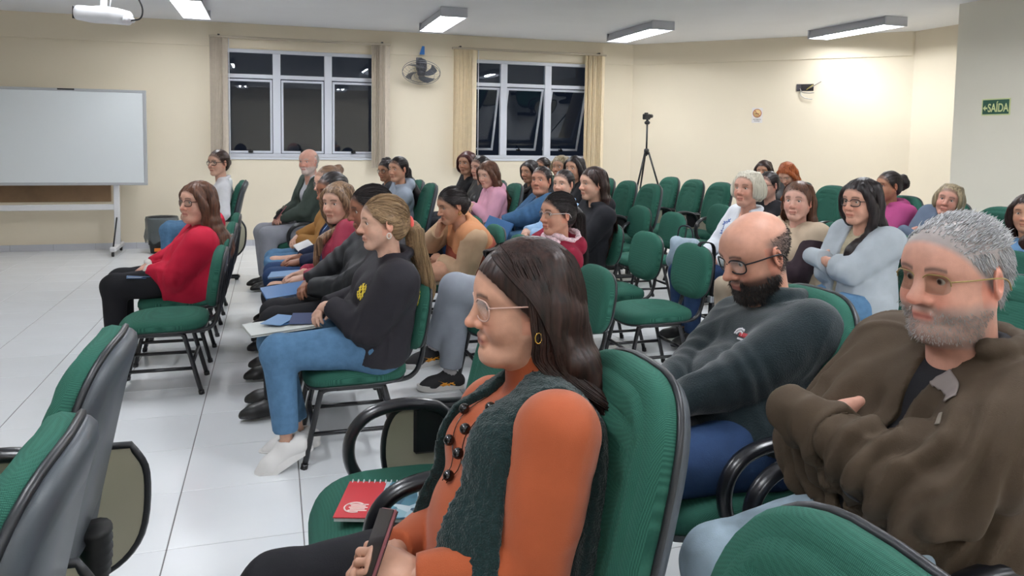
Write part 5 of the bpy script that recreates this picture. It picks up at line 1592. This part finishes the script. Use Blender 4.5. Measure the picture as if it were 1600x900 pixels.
H_beard = mat('dark_beard', (40, 34, 32), rough=.6)
scalp_hair(b, 2600, .014, lambda p, n: n*.6+np.array([.1, 0, -.8]), H_beard, 6, lambda P: (P[:, 2] < -.045) & (P[:, 2] > -.118) & (P[:, 0] > -.005) & ~((np.abs(P[:, 1]) < .021) & (P[:, 2] > -.071) & (P[:, 0] > .07)) & ((P[:, 2] < -.06) | (np.abs(P[:, 1]) < .03) | (P[:, 0] < .03)), r=.0008, sub='beard')
scalp_hair(b, 1500, .006, lambda p, n: n*.5+np.array([-.4, 0, -.6]), mat('cropped_hair', (70, 62, 60), rough=.6), 7, lambda P: (P[:, 0] < -.005) & (P[:, 2] < .055) & (P[:, 2] > -.05) & (np.abs(P[:, 1]) > .02), r=.0007, sub='cropped_hair')
i_ = PEOPLE['I']
scalp_hair(i_, 1200, .016, lambda p, n: np.array([-.5, 0, -.6]), mat('white_hair_strand', (214, 212, 208), rough=.5), 8, lambda P: (P[:, 0] < .0) & (P[:, 2] < .07) & (P[:, 2] > -.05), r=.002)
# embroidered emblem on the fleece: two pale arcs and a red word
def arcs(a_, b_): 
    r1 = math.hypot((a_-.42)*1.6, (b_-.30)*1.0)
    return (abs(r1-.50) < .07 or abs(r1-.30) < .06) and a_ < .62 and b_ > .32
fwd = Vector(b['fw']); o = Vector(b['T'](.66, .5, .085))
patch(b, b['top'], o, -fwd+Vector(b['lat'])*-.12, (.075, .042), mat('white_thread', (216, 216, 220)), 'emblem', fn=arcs, nu=30, nv=20)
patch(b, b['top'], o+Vector(b['lat'])*.016-Vector(b['u'])*.006, -fwd+Vector(b['lat'])*-.12, (.046, .014), mat('red_thread', (176, 44, 52)), 'emblem_word', fn=lambda a_, b_: (int(a_*12) % 2 == 0) or abs(b_-.5) < .2, nu=26, nv=8)
patch(b, b['top'], o+Vector(b['lat'])*.012-Vector(b['u'])*.020, -fwd+Vector(b['lat'])*-.12, (.040, .006), mat('white_thread', (216, 216, 220)), 'emblem_word', fn=lambda a_, b_: int(a_*14) % 2 == 0, nu=30, nv=4)
# brown jacket: turned pale lapel, pocket zip, chest tab, front seam
c = PEOPLE['C']; ct = c['top']; fwd = -Vector(c['fw'])
M_lin = mat('grey_lining', (122, 112, 108), rough=.8)
patch(c, ct, Vector(c['T'](.82, .5, .062)), fwd, (.12, .045), M_lin, 'lining', up=Vector(c['u'])+Vector(c['lat'])*.45, fn=lambda a_, b_: b_ > .15+.6*abs(a_-.35), nu=20, nv=14, lift=.007)
patch(c, ct, Vector(c['T'](.70, .5, .135)), fwd, (.012, .024), mat('jacket_tab', (130, 120, 108), rough=.6), 'tab', up=Vector(c['u'])+Vector(c['lat'])*-.5, lift=.003)
patch(c, ct, Vector(c['T'](.16, .5, .13)), fwd+Vector(c['lat'])*-.25, (.006, .13), mat('zip_dark', (40, 36, 34), rough=.5), 'pocket_zip', nu=3, nv=16, lift=.003)
patch(c, ct, Vector(c['T'](.03, .5, .13)), fwd+Vector(c['lat'])*-.25, (.010, .026), mat('zip_pull', (150, 146, 140), rough=.3, metal=.8), 'zip_pull', nu=3, nv=5, lift=.006)
# black jacket: yellow emblem; grey hoodie: pink print; green jacket: crest; shirt flowers; shoulder flash
d = PEOPLE['D']; M_yel = mat('yellow_print', (226, 196, 56))
blob = lambda a_, b_: math.hypot(a_-.5, b_-.5) < .5 and (int(a_*7)+int(b_*7)) % 3 != 0
patch(d, d['top'], Vector(d['T'](.66, .40, .32)), -Vector(d['lat'])*.75-Vector(d['fw']), (.05, .07), M_yel, 'emblem', fn=blob, nu=16, nv=16, up=d['u'])
patch(d, d['top'], Vector(d['T'](.62, -.5, .06)), Vector(d['fw']), (.10, .08), M_yel, 'emblem', fn=blob, nu=16, nv=16, up=d['u'])
l_ = PEOPLE['L']; patch(l_, l_['top'], Vector(l_['T'](.60, .5, .0)), -Vector(l_['fw']), (.13, .09), mat('pink_print', (214, 150, 170)), 'print', fn=lambda a_, b_: math.hypot(a_-.5, b_-.5) < .5 and (int(a_*9) % 3 != 0 or b_ > .5), nu=18, nv=14, up=l_['u'])
i_ = PEOPLE['I']; patch(i_, i_['top'], Vector(i_['T'](.62, .5, .11)), -Vector(i_['fw'])+Vector(i_['lat'])*-.2, (.06, .06), mat('grey_crest', (128, 138, 132)), 'crest', fn=lambda a_, b_: math.hypot(a_-.5, b_-.5) < .5, nu=12, nv=12, up=i_['u'])
bb = PEOPLE['BB']
for k, (fr, l) in enumerate(((.80, -.14), (.72, -.12), (.64, -.13), (.58, -.10), (.86, -.10))):
    patch(bb, bb['top'], Vector(bb['T'](fr, .5, l)), -Vector(bb['fw'])+Vector((0, 0, -.1)), (.055, .05), mat('blue_flower_print', (92, 116, 178)), 'flower_print', fn=lambda a_, b_: math.hypot(a_-.5, b_-.5) < .28+.2*math.cos(5*math.atan2(b_-.5, a_-.5)), nu=14, nv=14, up=bb['u'])
n_ = PEOPLE['N']
patch(n_, n_['top'], Vector(n_['T'](.80, .0, .5)), -Vector(n_['lat'])+Vector((0, 0, -.4)), (.10, .08), mat('navy_flash', (56, 76, 118)), 'shoulder_flash', fn=lambda a_, b_: b_ > abs(a_-.5)*1.6 or abs(a_-b_) < .12, nu=18, nv=14)
# maroon lower half of that jacket
f = Field(n_['p0']-.32, n_['p0']+np.array([.34, .32, .40]), .012)
Tn_ = 0
Tn = n_['T']; gn = 1.2; on = .027
f.cap(Tn(0, 0, -.075*gn), Tn(0, 0, .075*gn), .104*gn+on, None, .06); f.cap(Tn(.30, .005, -.055*gn), Tn(.30, .005, .055*gn), .100*gn+on, None, .06)
f.cap(Tn(.62, .012, -.066), Tn(.62, .012, .066), .112+on, None, .06)
f.ell(Tn(.22, .06, 0), (.085*gn+.011+on, .125*gn+on, .10*gn+on), .06)
up_, q0 = n_['u'], n_['p0']
f.cut(lambda X, Y, Z: ((X-q0[0])*up_[0]+(Y-q0[1])*up_[1]+(Z-q0[2])*up_[2])-n_['L']*.60); f.cut(lambda X, Y, Z: -n_['L']*.12-((X-q0[0])*up_[0]+(Y-q0[1])*up_[1]+(Z-q0[2])*up_[2]))
v, q = f.mesh(); np_obj('lower_panel', v, q, cloth('maroon_panel', (134, 66, 50)), n_['top'])
# scarf of the maroon hoodie
qq = PEOPLE['Q']
mb = MB()
for k in range(3):
    pts = []
    for i in range(22):
        an = 2*math.pi*i/22
        p = qq['nb']+qq['fw']*(math.cos(an)*(.080+.006*k)+.012)+qq['lat']*(math.sin(an)*(.082+.006*k))+qq['u']*(.030-.022*k+.012*math.sin(2*an+k)-.028*math.cos(an))
        pts.append(tuple(p))
    mb.tube(pts, [.017+.004*math.sin(i*2.1+k) for i in range(22)], 8, closed=True)
e0 = qq['nb']+qq['fw']*.10-qq['u']*.02
mb.tube(smooth_path([tuple(e0), tuple(e0+qq['fw']*.01-qq['u']*.05+qq['lat']*.01), tuple(e0+qq['fw']*.015-qq['u']*.10+qq['lat']*.015)], 4), .012, 6)
M_scarf = mat('white_pink_scarf', (226, 196, 202), rough=.9, var=.35, vscale=70)
mb.build('scarf', M_scarf, qq['root'])
# trainers: orange stripes, pink lining, socks
M_or = mat('orange_stripe', (236, 160, 44), rough=.5); M_pk = mat('pink_lining', (226, 96, 120), rough=.7); M_sock = cloth('pale_sock', (206, 200, 202))
for s, (so, B, an_) in qq['shoes'].items():
    for sd in (1, -1):
        for (x0, z0, x1, z1) in ((-.02, -.055, .045, -.018), (.01, -.055, .075, -.025), (.055, -.055, -.03, -.035), (.085, -.054, .0, -.03)):
            pts = []
            for t in np.linspace(0, 1, 6):
                x, z = x0+(x1-x0)*t, z0+(z1-z0)*t
                pts.append(tuple(B@np.array([x, sd*(.0400-.22*max(0, z+.045)), z])+an_))
            MB().tube(pts, .0048, 5).build('stripe', M_or, so)
    MB().tube([tuple(B@np.array([-.005+.031*math.cos(t), .030*math.sin(t), .022-.012*math.cos(t)])+an_) for t in np.linspace(0, 6.28, 15)[:-1]], .006, 6, closed=True).build('collar_lining', M_pk, so)
    MB().tube([tuple(qq['A'][s]), tuple(lerp(qq['A'][s], qq['K'][s], .16))], .040, 12).build('sock', M_sock, qq['root'])
# blazer button and white cuffs
j_ = PEOPLE['J']
for s in (1, -1):
    dd = (j_['W'][s]-j_['E'][s]); dd /= np.linalg.norm(dd)
    MB().tube([tuple(j_['W'][s]-dd*.045), tuple(j_['W'][s]-dd*.004)], .040, 14).build('cuff', cloth('white_blouse', (224, 220, 216)), j_['root'])

# ================================================================== THINGS IN THE ROOM
M_alu = mat('brushed_aluminium', (190, 194, 200), rough=.35, metal=.6)
M_board = mat('whiteboard_enamel', (224, 230, 233), rough=.18, spec=.5)
M_stand = mat('white_enamel_stand', (220, 220, 222), rough=.4)
wbd = empty('whiteboard', (-2.8, 9.95, 0)); tag(wbd, 'large whiteboard on a white wheeled stand against the cream wall', 'whiteboard')
MB().box(-1.36, 1.36, -.012, .012, .83, 1.875, bev=.002).build('writing_surface', M_board, wbd)
fr = MB(); fr.box(-1.39, 1.39, -.018, .018, 1.87, 1.90, bev=.003).box(-1.39, 1.39, -.018, .018, .80, .832, bev=.003).box(-1.39, -1.355, -.018, .018, .832, 1.87, bev=.003).box(1.355, 1.39, -.018, .018, .832, 1.87, bev=.003); fr.build('frame', M_alu, wbd)
for s in (-1, 1):
    x = s*1.05
    p = MB().box(x-.03, x+.03, .02, .07, .07, 1.75, bev=.004).build('post', M_stand, wbd)
    ft_ = MB().box(x-.035, x+.035, -.28, .28, .055, .11, bev=.012).build('foot', M_stand, wbd)
    for e in (-1, 1):
        MB().tube([(x-.012, e*.25, .028), (x+.012, e*.25, .028)], .028, 14).build('caster', M_black, ft_)
    for e in (-1, 1):
        MB().tube([(x, .045+e*.02, .42), (x, e*.22, .11)], .009, 6).build('brace', M_black, p)
MB().box(-1.05, 1.05, .025, .065, .51, .575, bev=.004).build('crossbar', M_stand, wbd)
for xx in (.55, .48): MB().tube([(xx, -.02, 1.89), (xx+.10, -.02, 1.89)], .008, 8).build('clip', M_black, wbd)
tag(MB().box(-4.0, -1.87, WALL_Y-.03, WALL_Y-.002, .58, .785, bev=.004).build('wooden_rail', mat('brown_wood', (140, 112, 84), rough=.7, var=.18, vscale=5)), 'brown wooden rail on the wall below the whiteboard', 'rail')

bn = empty('waste_bin', (-1.265, 9.95, 0)); tag(bn, 'black waste bin with grey plastic bag folded over its rim', 'bin')
MB().lathe([(.125, .0), (.13, .01), (.145, .14), (.163, .40), (.170, .405), (.170, .42), (.155, .42), (.150, .10)], 28).build('bucket', mat('bin_black', (28, 28, 30), rough=.5), bn)
mb = MB(); nb_ = 48; prof = [(.155, .395), (.176, .428), (.182, .40), (.178, .30), (.185, .20), (.172, .14)]
vs = []; fs = []
rr_ = random.Random(4)
for i, (r_, z_) in enumerate(prof):
    for k in range(nb_):
        an = 2*math.pi*k/nb_; w = r_+(.010*math.sin(k*1.9+i*.6)+.006*rr_.uniform(-1, 1))*(1 if i > 1 else .3); vs.append((w*math.cos(an), w*math.sin(an), z_+(.02*math.sin(k*.9) if i == 5 else 0)))
fs = [(i*nb_+k, i*nb_+(k+1) % nb_, (i+1)*nb_+(k+1) % nb_, (i+1)*nb_+k) for i in range(5) for k in range(nb_)]
Mp = bpy.data.materials.new('grey_plastic_film'); Mp.use_nodes = True
nt = Mp.node_tree; pb = nt.nodes['Principled BSDF']; pb.inputs['Base Color'].default_value = (*lin((120, 128, 130)), 1); pb.inputs['Roughness'].default_value = .25; pb.inputs['Alpha'].default_value = .62
mb.add(vs, fs, True).build('plastic_bag', Mp, bn)
MB().box(-.07, .07, -.150, -.130, .03, .07, bev=.004).build('orange_label', mat('orange_label', (222, 120, 40)), bn)

# wall fan
fan = empty('wall_fan', (1.86, WALL_Y, 2.30)); tag(fan, 'grey wall fan with wire guard between the two windows', 'fan')
M_fan = mat('fan_grey', (84, 88, 98), rough=.4); M_wire = mat('fan_wire', (120, 122, 128), rough=.4, metal=.5)
nrm = Vector((-.12, -.50, -.86)).normalized(); ctr = Vector((-.015, -.26, -.045))
ex = nrm.cross(Vector((0, 1, 0))).normalized(); ey = nrm.cross(ex)
FM = Matrix(((ex.x, ey.x, nrm.x, ctr.x), (ex.y, ey.y, nrm.y, ctr.y), (ex.z, ey.z, nrm.z, ctr.z), (0, 0, 0, 1)))
fg = empty('guard'); fg.parent = fan
fg_m = lambda p: tuple(FM @ Vector(p))
for (r_, z_) in ((.245, 0), (.243, .03), (.17, .055), (.09, .065)):
    MB().tube([fg_m((r_*math.cos(t), r_*math.sin(t), z_)) for t in np.linspace(0, 2*math.pi, 41)[:-1]], .0035 if r_ > .2 else .002, 6, closed=True).build('ring', M_wire, fg)
for k in range(24):
    t = 2*math.pi*k/24; MB().tube([fg_m((r_*math.cos(t+.25*(1-r_/.245)), r_*math.sin(t+.25*(1-r_/.245)), z_)) for r_, z_ in ((.05, .066), (.12, .062), (.2, .045), (.245, .015))], .0012, 4).build('wire', M_wire, fg)
for k in range(4):
    def blade(a_, b_, k=k):
        r_ = .05+.17*a_; t = 2*math.pi*k/4+.9*a_+(b_-.5)*(.9-.35*a_)
        return fg_m((r_*math.cos(t), r_*math.sin(t), .02-.03*(b_-.5)))
    MB().grid(blade, 9, 6).build('blade', M_fan, fan)
MB().lathe([(.02, -.17), (.062, -.165), (.070, -.13), (.070, -.04), (.055, -.01), (.05, .045), (.03, .06), (.001, .062)], 20, M=FM).build('motor', mat('fan_dark', (52, 54, 62), rough=.4), fan)
MB().tube(smooth_path([(0, -.01, .10), (0, -.10, .10), tuple(ctr-nrm*.14)], 5), .018, 10).build('bracket', M_fan, fan)
MB().box(-.04, .04, -.02, -.001, .04, .16, bev=.006).build('wall_plate', M_fan, fan)
MB().prism([(-.022, -.055), (.045, -.055), (.045, .055), (.012, .055)], -.055, -.045, axis='y', M=Matrix.Translation((.015, -.02, .25))).build('blue_tag', mat('blue_tag', (28, 112, 190), rough=.5), fan)
tag(MB().box(-.10, .14, -.004, 0, -.01, .012).build('conduit_mark', M_slat_d, fan, loc=(0, -.001, .34)))

# tripod with camera
tr = empty('tripod', (4.78, 9.45, 0)); tag(tr, 'black tripod carrying a small camera in the room corner', 'tripod')
MB().tube([(0, 0, 1.20), (0, 0, 1.64)], .012, 10).build('column', M_black, tr)
MB().lathe([(.02, 1.215), (.034, 1.225), (.034, 1.285), (.018, 1.30)], 14).build('collar', M_black, tr)
for k in range(3):
    an = math.radians(205+120*k); e = Vector((math.cos(an), math.sin(an), 0))
    lg = MB().tube([tuple(e*.03+Vector((0, 0, 1.25))), tuple(e*.19+Vector((0, 0, .75)))], .013, 8).build('leg', M_black, tr)
    MB().tube([tuple(e*.185+Vector((0, 0, .76))), tuple(e*.43+Vector((0, 0, .01)))], .009, 8).build('lower_leg', M_blackm, lg)
    MB().lathe([(.014, 0), (.014, .02)], 8, M=Matrix.Translation(e*.433)).build('foot', M_black, lg)
MB().lathe([(.022, 1.62), (.038, 1.635), (.038, 1.655), (.018, 1.67), (.018, 1.685)], 12).build('head', M_black, tr)
cm = empty('camera_body', (4.78, 9.45, 1.685), math.radians(20)); tag(cm, 'small black camera mounted on the tripod', 'camera')
MB().box(-.065, .03, -.035, .035, 0, .075, bev=.01).build('body', M_black, cm)
MB().tube([(.03, 0, .045), (.085, 0, .05)], .026, 12).build('lens_barrel', M_black, cm)
MB().box(-.045, .0, -.02, .02, .072, .092, bev=.006).build('viewfinder', M_black, cm)

# exit sign on the right wall
M_sg = mat('sign_green', (18, 78, 60), rough=.4); M_sy = mat('sign_luminous', (212, 220, 160), rough=.5)
sg = empty('exit_sign', (RIGHT_X, 5.630, 1.767)); sg.rotation_euler = (math.radians(90), 0, math.radians(-90)); tag(sg, 'green exit sign reading SAÍDA with an arrow', 'sign')
MB().box(-.150, .150, -.077, .077, 0, .004, bev=.001).build('plate', M_sy, sg)
MB().box(-.138, .138, -.066, .066, .004, .0055).build('panel', M_sg, sg)
t_ = text_mesh('lettering', 'SAÍDA', .098, M_sy, sg, depth=.0008, loc=(.026, -.012, .0062), bold=.0018)
t_.scale = (.79, 1.10, 1)
MB().prism([(-.132, -.01), (-.108, .016), (-.108, -.002), (-.086, -.002), (-.086, -.018), (-.108, -.018), (-.108, -.036)], .0055, .0072).build('arrow', M_sy, sg)

# no smoking notice on the diagonal wall
def on_diag(t, z, off=.001):
    M_ = Matrix.Identity(4); X = DE; Y = Vector((0, 0, 1)); Z = DN
    for i in range(3): M_[i][0] = X[i]; M_[i][1] = Y[i]; M_[i][2] = Z[i]
    p = Vector((CORNER_X, WALL_Y, 0))+DE*t+DN*off; M_[0][3], M_[1][3], M_[2][3] = p.x, p.y, z
    return M_
ns = empty('no_smoking_sign'); ns.matrix_world = on_diag(1.775, 1.765); tag(ns, 'small square no smoking notice on the diagonal wall', 'sign')
MB().box(-.07, .07, -.10, .10, 0, .003, bev=.001).build('paper', mat('notice_paper', (232, 228, 226), rough=.6), ns)
M_rd = mat('notice_ring', (176, 88, 74), rough=.6); M_ye = mat('notice_yellow', (232, 204, 146), rough=.6)
MB().lathe([(.055, .003), (.055, .0036)], 28, M=Matrix.Translation((0, .028, 0))).build('disc', M_ye, ns)
MB().tube([(.054*math.cos(t), .028+.054*math.sin(t), .004) for t in np.linspace(0, 6.2832, 33)[:-1]], .0042, 6, closed=True).build('ring', M_rd, ns)
MB().tube([(-.036, .066, .0045), (.036, -.010, .0045)], .004, 6).build('bar', M_rd, ns)
MB().box(-.026, .022, .018, .026, .0036, .0046).build('cigarette', M_black, ns)
text_mesh('lettering', 'PROIBIDO', .022, M_black, ns, depth=.0004, loc=(0, -.056, .0034)); text_mesh('lettering', 'FUMAR', .022, M_black, ns, depth=.0004, loc=(0, -.078, .0034))

# open junction box with loose wires
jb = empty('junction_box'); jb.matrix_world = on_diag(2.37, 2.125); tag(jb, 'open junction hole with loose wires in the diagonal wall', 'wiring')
MB().box(-.105, .105, -.045, .045, -.001, .004, bev=.001).build('hole_shade_plate', mat('painted_hole_shade', (40, 36, 40), rough=.9), jb)  # solid dark plate; the hole's inner shade is put into its colour
MB().box(-.105, -.05, -.04, .045, .004, .02, bev=.004).build('connector', mat('wire_dark', (60, 56, 62)), jb)
Mw1 = mat('grey_wire', (140, 134, 130)); Mw2 = mat('yellow_wire', (190, 176, 80))
MB().tube(smooth_path([(.03, -.02, .01), (.10, .01, .05), (.17, .05, .06), (.20, .07, .05)], 5), .007, 6).build('wire', Mw1, jb)
MB().tube(smooth_path([(-.06, -.01, .02), (-.03, -.06, .05), (.05, -.075, .06), (.12, -.07, .05)], 5), .006, 6).build('wire', Mw1, jb)
MB().tube(smooth_path([(-.05, -.03, .02), (-.04, -.10, .04), (.02, -.14, .04), (.10, -.155, .03)], 5), .006, 6).build('wire', mat('pale_wire', (196, 192, 186)), jb)
MB().tube(smooth_path([(.02, -.03, .01), (.06, .0, .03), (.10, .03, .03)], 5), .005, 6).build('wire', Mw2, jb)

# projector under the ceiling
pj = empty('projector', (-.955, 5.175, 2.10)); pj.rotation_euler = (math.radians(2), math.radians(3), math.radians(-17)); tag(pj, 'white projector hanging from the ceiling on a pole', 'projector')
f = Field((-.2, -.16, -.08), (.2, .16, .08), .006)
f.cap((-.09, -.06, .0), (-.09, .06, .0), .044, None, .02); f.cap((.09, -.06, 0), (.09, .06, 0), .044, None, .02); f.cap((-.09, -.07, 0), (.09, -.07, 0), .044, None, .03); f.cap((-.09, .07, 0), (.09, .07, 0), .044, None, .03); f.cap((-.09, 0, 0), (.09, 0, 0), .044, None, .03)
f.cut(lambda X, Y, Z: np.abs(Z)-.042+0*X+0*Y); f.cut(lambda X, Y, Z: -(X+.125)+0*Y+0*Z)
v, q = f.mesh(); np_obj('shell', v, q, M_white, pj)
MB().tube([(-.126, -.03, .004), (-.146, -.03, .004)], .030, 18).build('lens', M_black, pj)
MB().box(-.13, -.123, -.10, .10, -.036, .036, bev=.002).build('front_grille', M_black, pj)
MB().box(.115, .165, -.05, .06, -.03, .0, bev=.01).build('cable_plug', M_white, pj)
MB().lathe([(.05, .042), (.05, .05), (.018, .055), (.018, CEIL_Z-2.10-.02), (.06, CEIL_Z-2.10-.018), (.06, CEIL_Z-2.10)], 16).build('mount_pole', M_white, pj)
for s in (-1, 1): MB().tube([(s*.02, .03, .05), (s*.03, .03, .12)], .004, 6).build('mount_rod', M_white, pj)
MB().tube(smooth_path([(.16, 0, -.02), (.22, .0, .0), (.225, 0, .07), (.16, 0, .16), (.05, 0, .22), (.02, 0, .40)], 6), .005, 6).build('cable', M_black, pj)

# red spiral notebook on the empty armchair
M_rb = mat('red_cover', (186, 52, 58), rough=.4); M_pg = mat('paper_white', (226, 226, 224), rough=.8)
nbk = empty('spiral_notebook', (.268, 1.985, .452), math.radians(-17)); tag(nbk, 'red spiral notebook lying on the empty green armchair', 'notebook')
MB().box(-.105, .105, -.105, .095, 0, .010, bev=.001).build('pages', M_pg, nbk)
MB().box(-.107, -.005, -.107, .097, .010, .0125).build('cover', M_rb, nbk)
Mpic = bpy.data.materials.new('collage_print'); Mpic.use_nodes = True; nt = Mpic.node_tree; pb = nt.nodes['Principled BSDF']; pb.inputs['Roughness'].default_value = .3
tc = nt.nodes.new('ShaderNodeTexCoord'); vo = nt.nodes.new('ShaderNodeTexVoronoi'); vo.inputs['Scale'].default_value = 30; nt.links.new(tc.outputs['Object'], vo.inputs['Vector'])
cr = nt.nodes.new('ShaderNodeValToRGB'); cr.color_ramp.elements[0].color = (.03, .07, .12, 1); cr.color_ramp.elements[1].color = (.6, .65, .68, 1); e_ = cr.color_ramp.elements.new(.5); e_.color = (.12, .32, .40, 1)
sp = nt.nodes.new('ShaderNodeSeparateColor'); nt.links.new(vo.outputs['Color'], sp.inputs[0]); nt.links.new(sp.outputs[0], cr.inputs[0]); nt.links.new(cr.outputs[0], pb.inputs['Base Color'])
MB().box(-.005, .107, -.107, .097, .010, .0125).build('cover_photo', Mpic, nbk)
MB().tube([(-.063+.026*math.cos(t), -.055+.026*math.sin(t), .0132) for t in np.linspace(.6, 5.2, 22)], .0022, 5).build('cover_emblem', mat('emblem_white', (236, 220, 214)), nbk)
for k in range(5): MB().box(-.078+.004*(k % 2), -.030-.006*(k % 2), -.072+.008*k, -.068+.008*k, .0125, .0134).build('cover_emblem', mat('emblem_white', (236, 220, 214)), nbk)
for k in range(14):
    x = -.098+.0151*k; MB().tube([(x, .097+.008*math.cos(t), .007+.010*math.sin(t)) for t in np.linspace(0, 6.283, 11)[:-1]], .0016, 5, closed=True).build('spiral_ring', M_white, nbk)

# folders and papers on laps
M_bl = mat('blue_folder_card', (52, 100, 150), rough=.35); M_bl2 = mat('pale_blue_folder', (104, 142, 184), rough=.35)
def folder(loc, rot, size, material, label, papers=True):
    r = empty('folder', loc); r.rotation_euler = [math.radians(a_) for a_ in rot]; tag(r, label, 'folder', 'folders held on laps')
    w, h_ = size
    MB().box(-w/2, w/2, -h_/2, h_/2, 0, .003, bev=.001).build('cover', material, r)
    if papers: MB().box(-w/2+.008, w/2-.012, -h_/2+.008, h_/2-.006, .003, .008).build('papers', M_pg, r)
    MB().box(-w/2, w/2-.006, -h_/2, h_/2, .0085, .011, bev=.001).build('flap', material, r)
    return r
folder((.03, 3.50, .572), (0, -3, 12), (.30, .22), mat('pale_folder_card', (196, 200, 196), rough=.5), 'pale folder with leaflets on the blue jeans of the white shoes')
lf = empty('leaflets', (.06, 3.53, .588), .3); tag(lf, 'pile of blue and green leaflets on the pale folder', 'leaflets')
for k, (x, y, rz_, m_) in enumerate(((0, 0, .2, M_bl), (.03, .02, -.4, mat('green_leaflet', (96, 140, 110), rough=.4)), (-.04, .01, .7, M_bl2), (.05, -.03, 1.1, mat('navy_leaflet', (40, 56, 96), rough=.4)))):
    MB().box(-.07, .07, -.05, .05, 0, .003, bev=.001).build('leaflet', m_, lf, loc=(x, y, .004*k), rot=(0, -.04*k, rz_))
folder((.09, 4.36, .565), (4, -6, 8), (.30, .24), M_bl, 'blue folder on the black trousers behind the yellow-emblem jacket')
folder((.10, 4.92, .555), (0, -4, -6), (.26, .2), M_bl2, 'pale blue folder on the lap of the maroon quilted jacket')
folder((-.73, 5.13, .540), (0, 3, 6), (.24, .17), M_bl, 'blue folder under the hands of the red blazer')
folder((1.86, 6.50, .60), (62, 10, -60), (.30, .22), M_bl, 'blue folder held upright by the dark denim jacket')
pp_ = empty('paper_sheet', (.20, 5.55, .64), .3); pp_.rotation_euler = (.5, -.3, .4); tag(pp_, 'folded white paper held by the navy jacket', 'paper')
MB().box(-.06, .06, -.045, .045, 0, .002, bev=.0005).build('sheet', M_pg, pp_); MB().box(-.058, .05, -.04, .043, .003, .0045, bev=.0005).build('folded_flap', M_pg, pp_, rot=(.15, 0, 0))

# pale bag and dark strap by the white floral shirt
bg = empty('handbag', (2.78, 4.86, .50), .3); tag(bg, 'pale blue-grey bag on the lap of the white floral shirt', 'bag')
f = Field((-.16, -.2, -.05), (.16, .2, .3), .01)
f.cap((0, -.10, .05), (0, .10, .05), .055, None, .04); f.cap((0, -.09, .19), (0, .09, .19), .032, None, .04); f.cap((0, -.09, .05), (0, -.08, .19), .05, .035, .04); f.cap((0, .09, .05), (0, .08, .19), .05, .035, .04); f.ell((0, 0, .11), (.06, .12, .10), .03)
v, q = f.mesh(); v = v+np_normals(v, q)*(.006*wavy(v, 30, 2))[:, None]
np_obj('pouch', v, q, mat('pale_bag_cloth', (150, 168, 182), rough=.5, var=.15, vscale=20), bg)
MB().tube(smooth_path([(0, -.08, .20), (0, -.05, .30), (0, .05, .30), (0, .08, .20)], 6), .006, 6).build('handle', M_charcoal, bg)
ST = empty('shoulder_strap', (2.50, 4.12, .45)); tag(ST, 'black strap hanging over the back of the empty chair beside the fleece', 'strap')
def band(x0, pts): 
    return MB().prism([(p, q) for p, q in pts], -.02, .02, axis='y')
sp_ = smooth_path([(-.06, 0, .12), (-.055, 0, .25), (-.045, 0, .335), (-.005, 0, .350), (.05, 0, .325), (.055, 0, .2), (.045, 0, .0), (.04, 0, -.15)], 5)
MB().tube([(p[0], 0, p[2]) for p in sp_], .0045, 8, flat=5., up=(1, 0, 0)).build('webbing', M_blackcloth, ST)
MB().box(.03, .055, -.02, .02, -.02, .02, bev=.004).build('buckle', M_alu, ST)
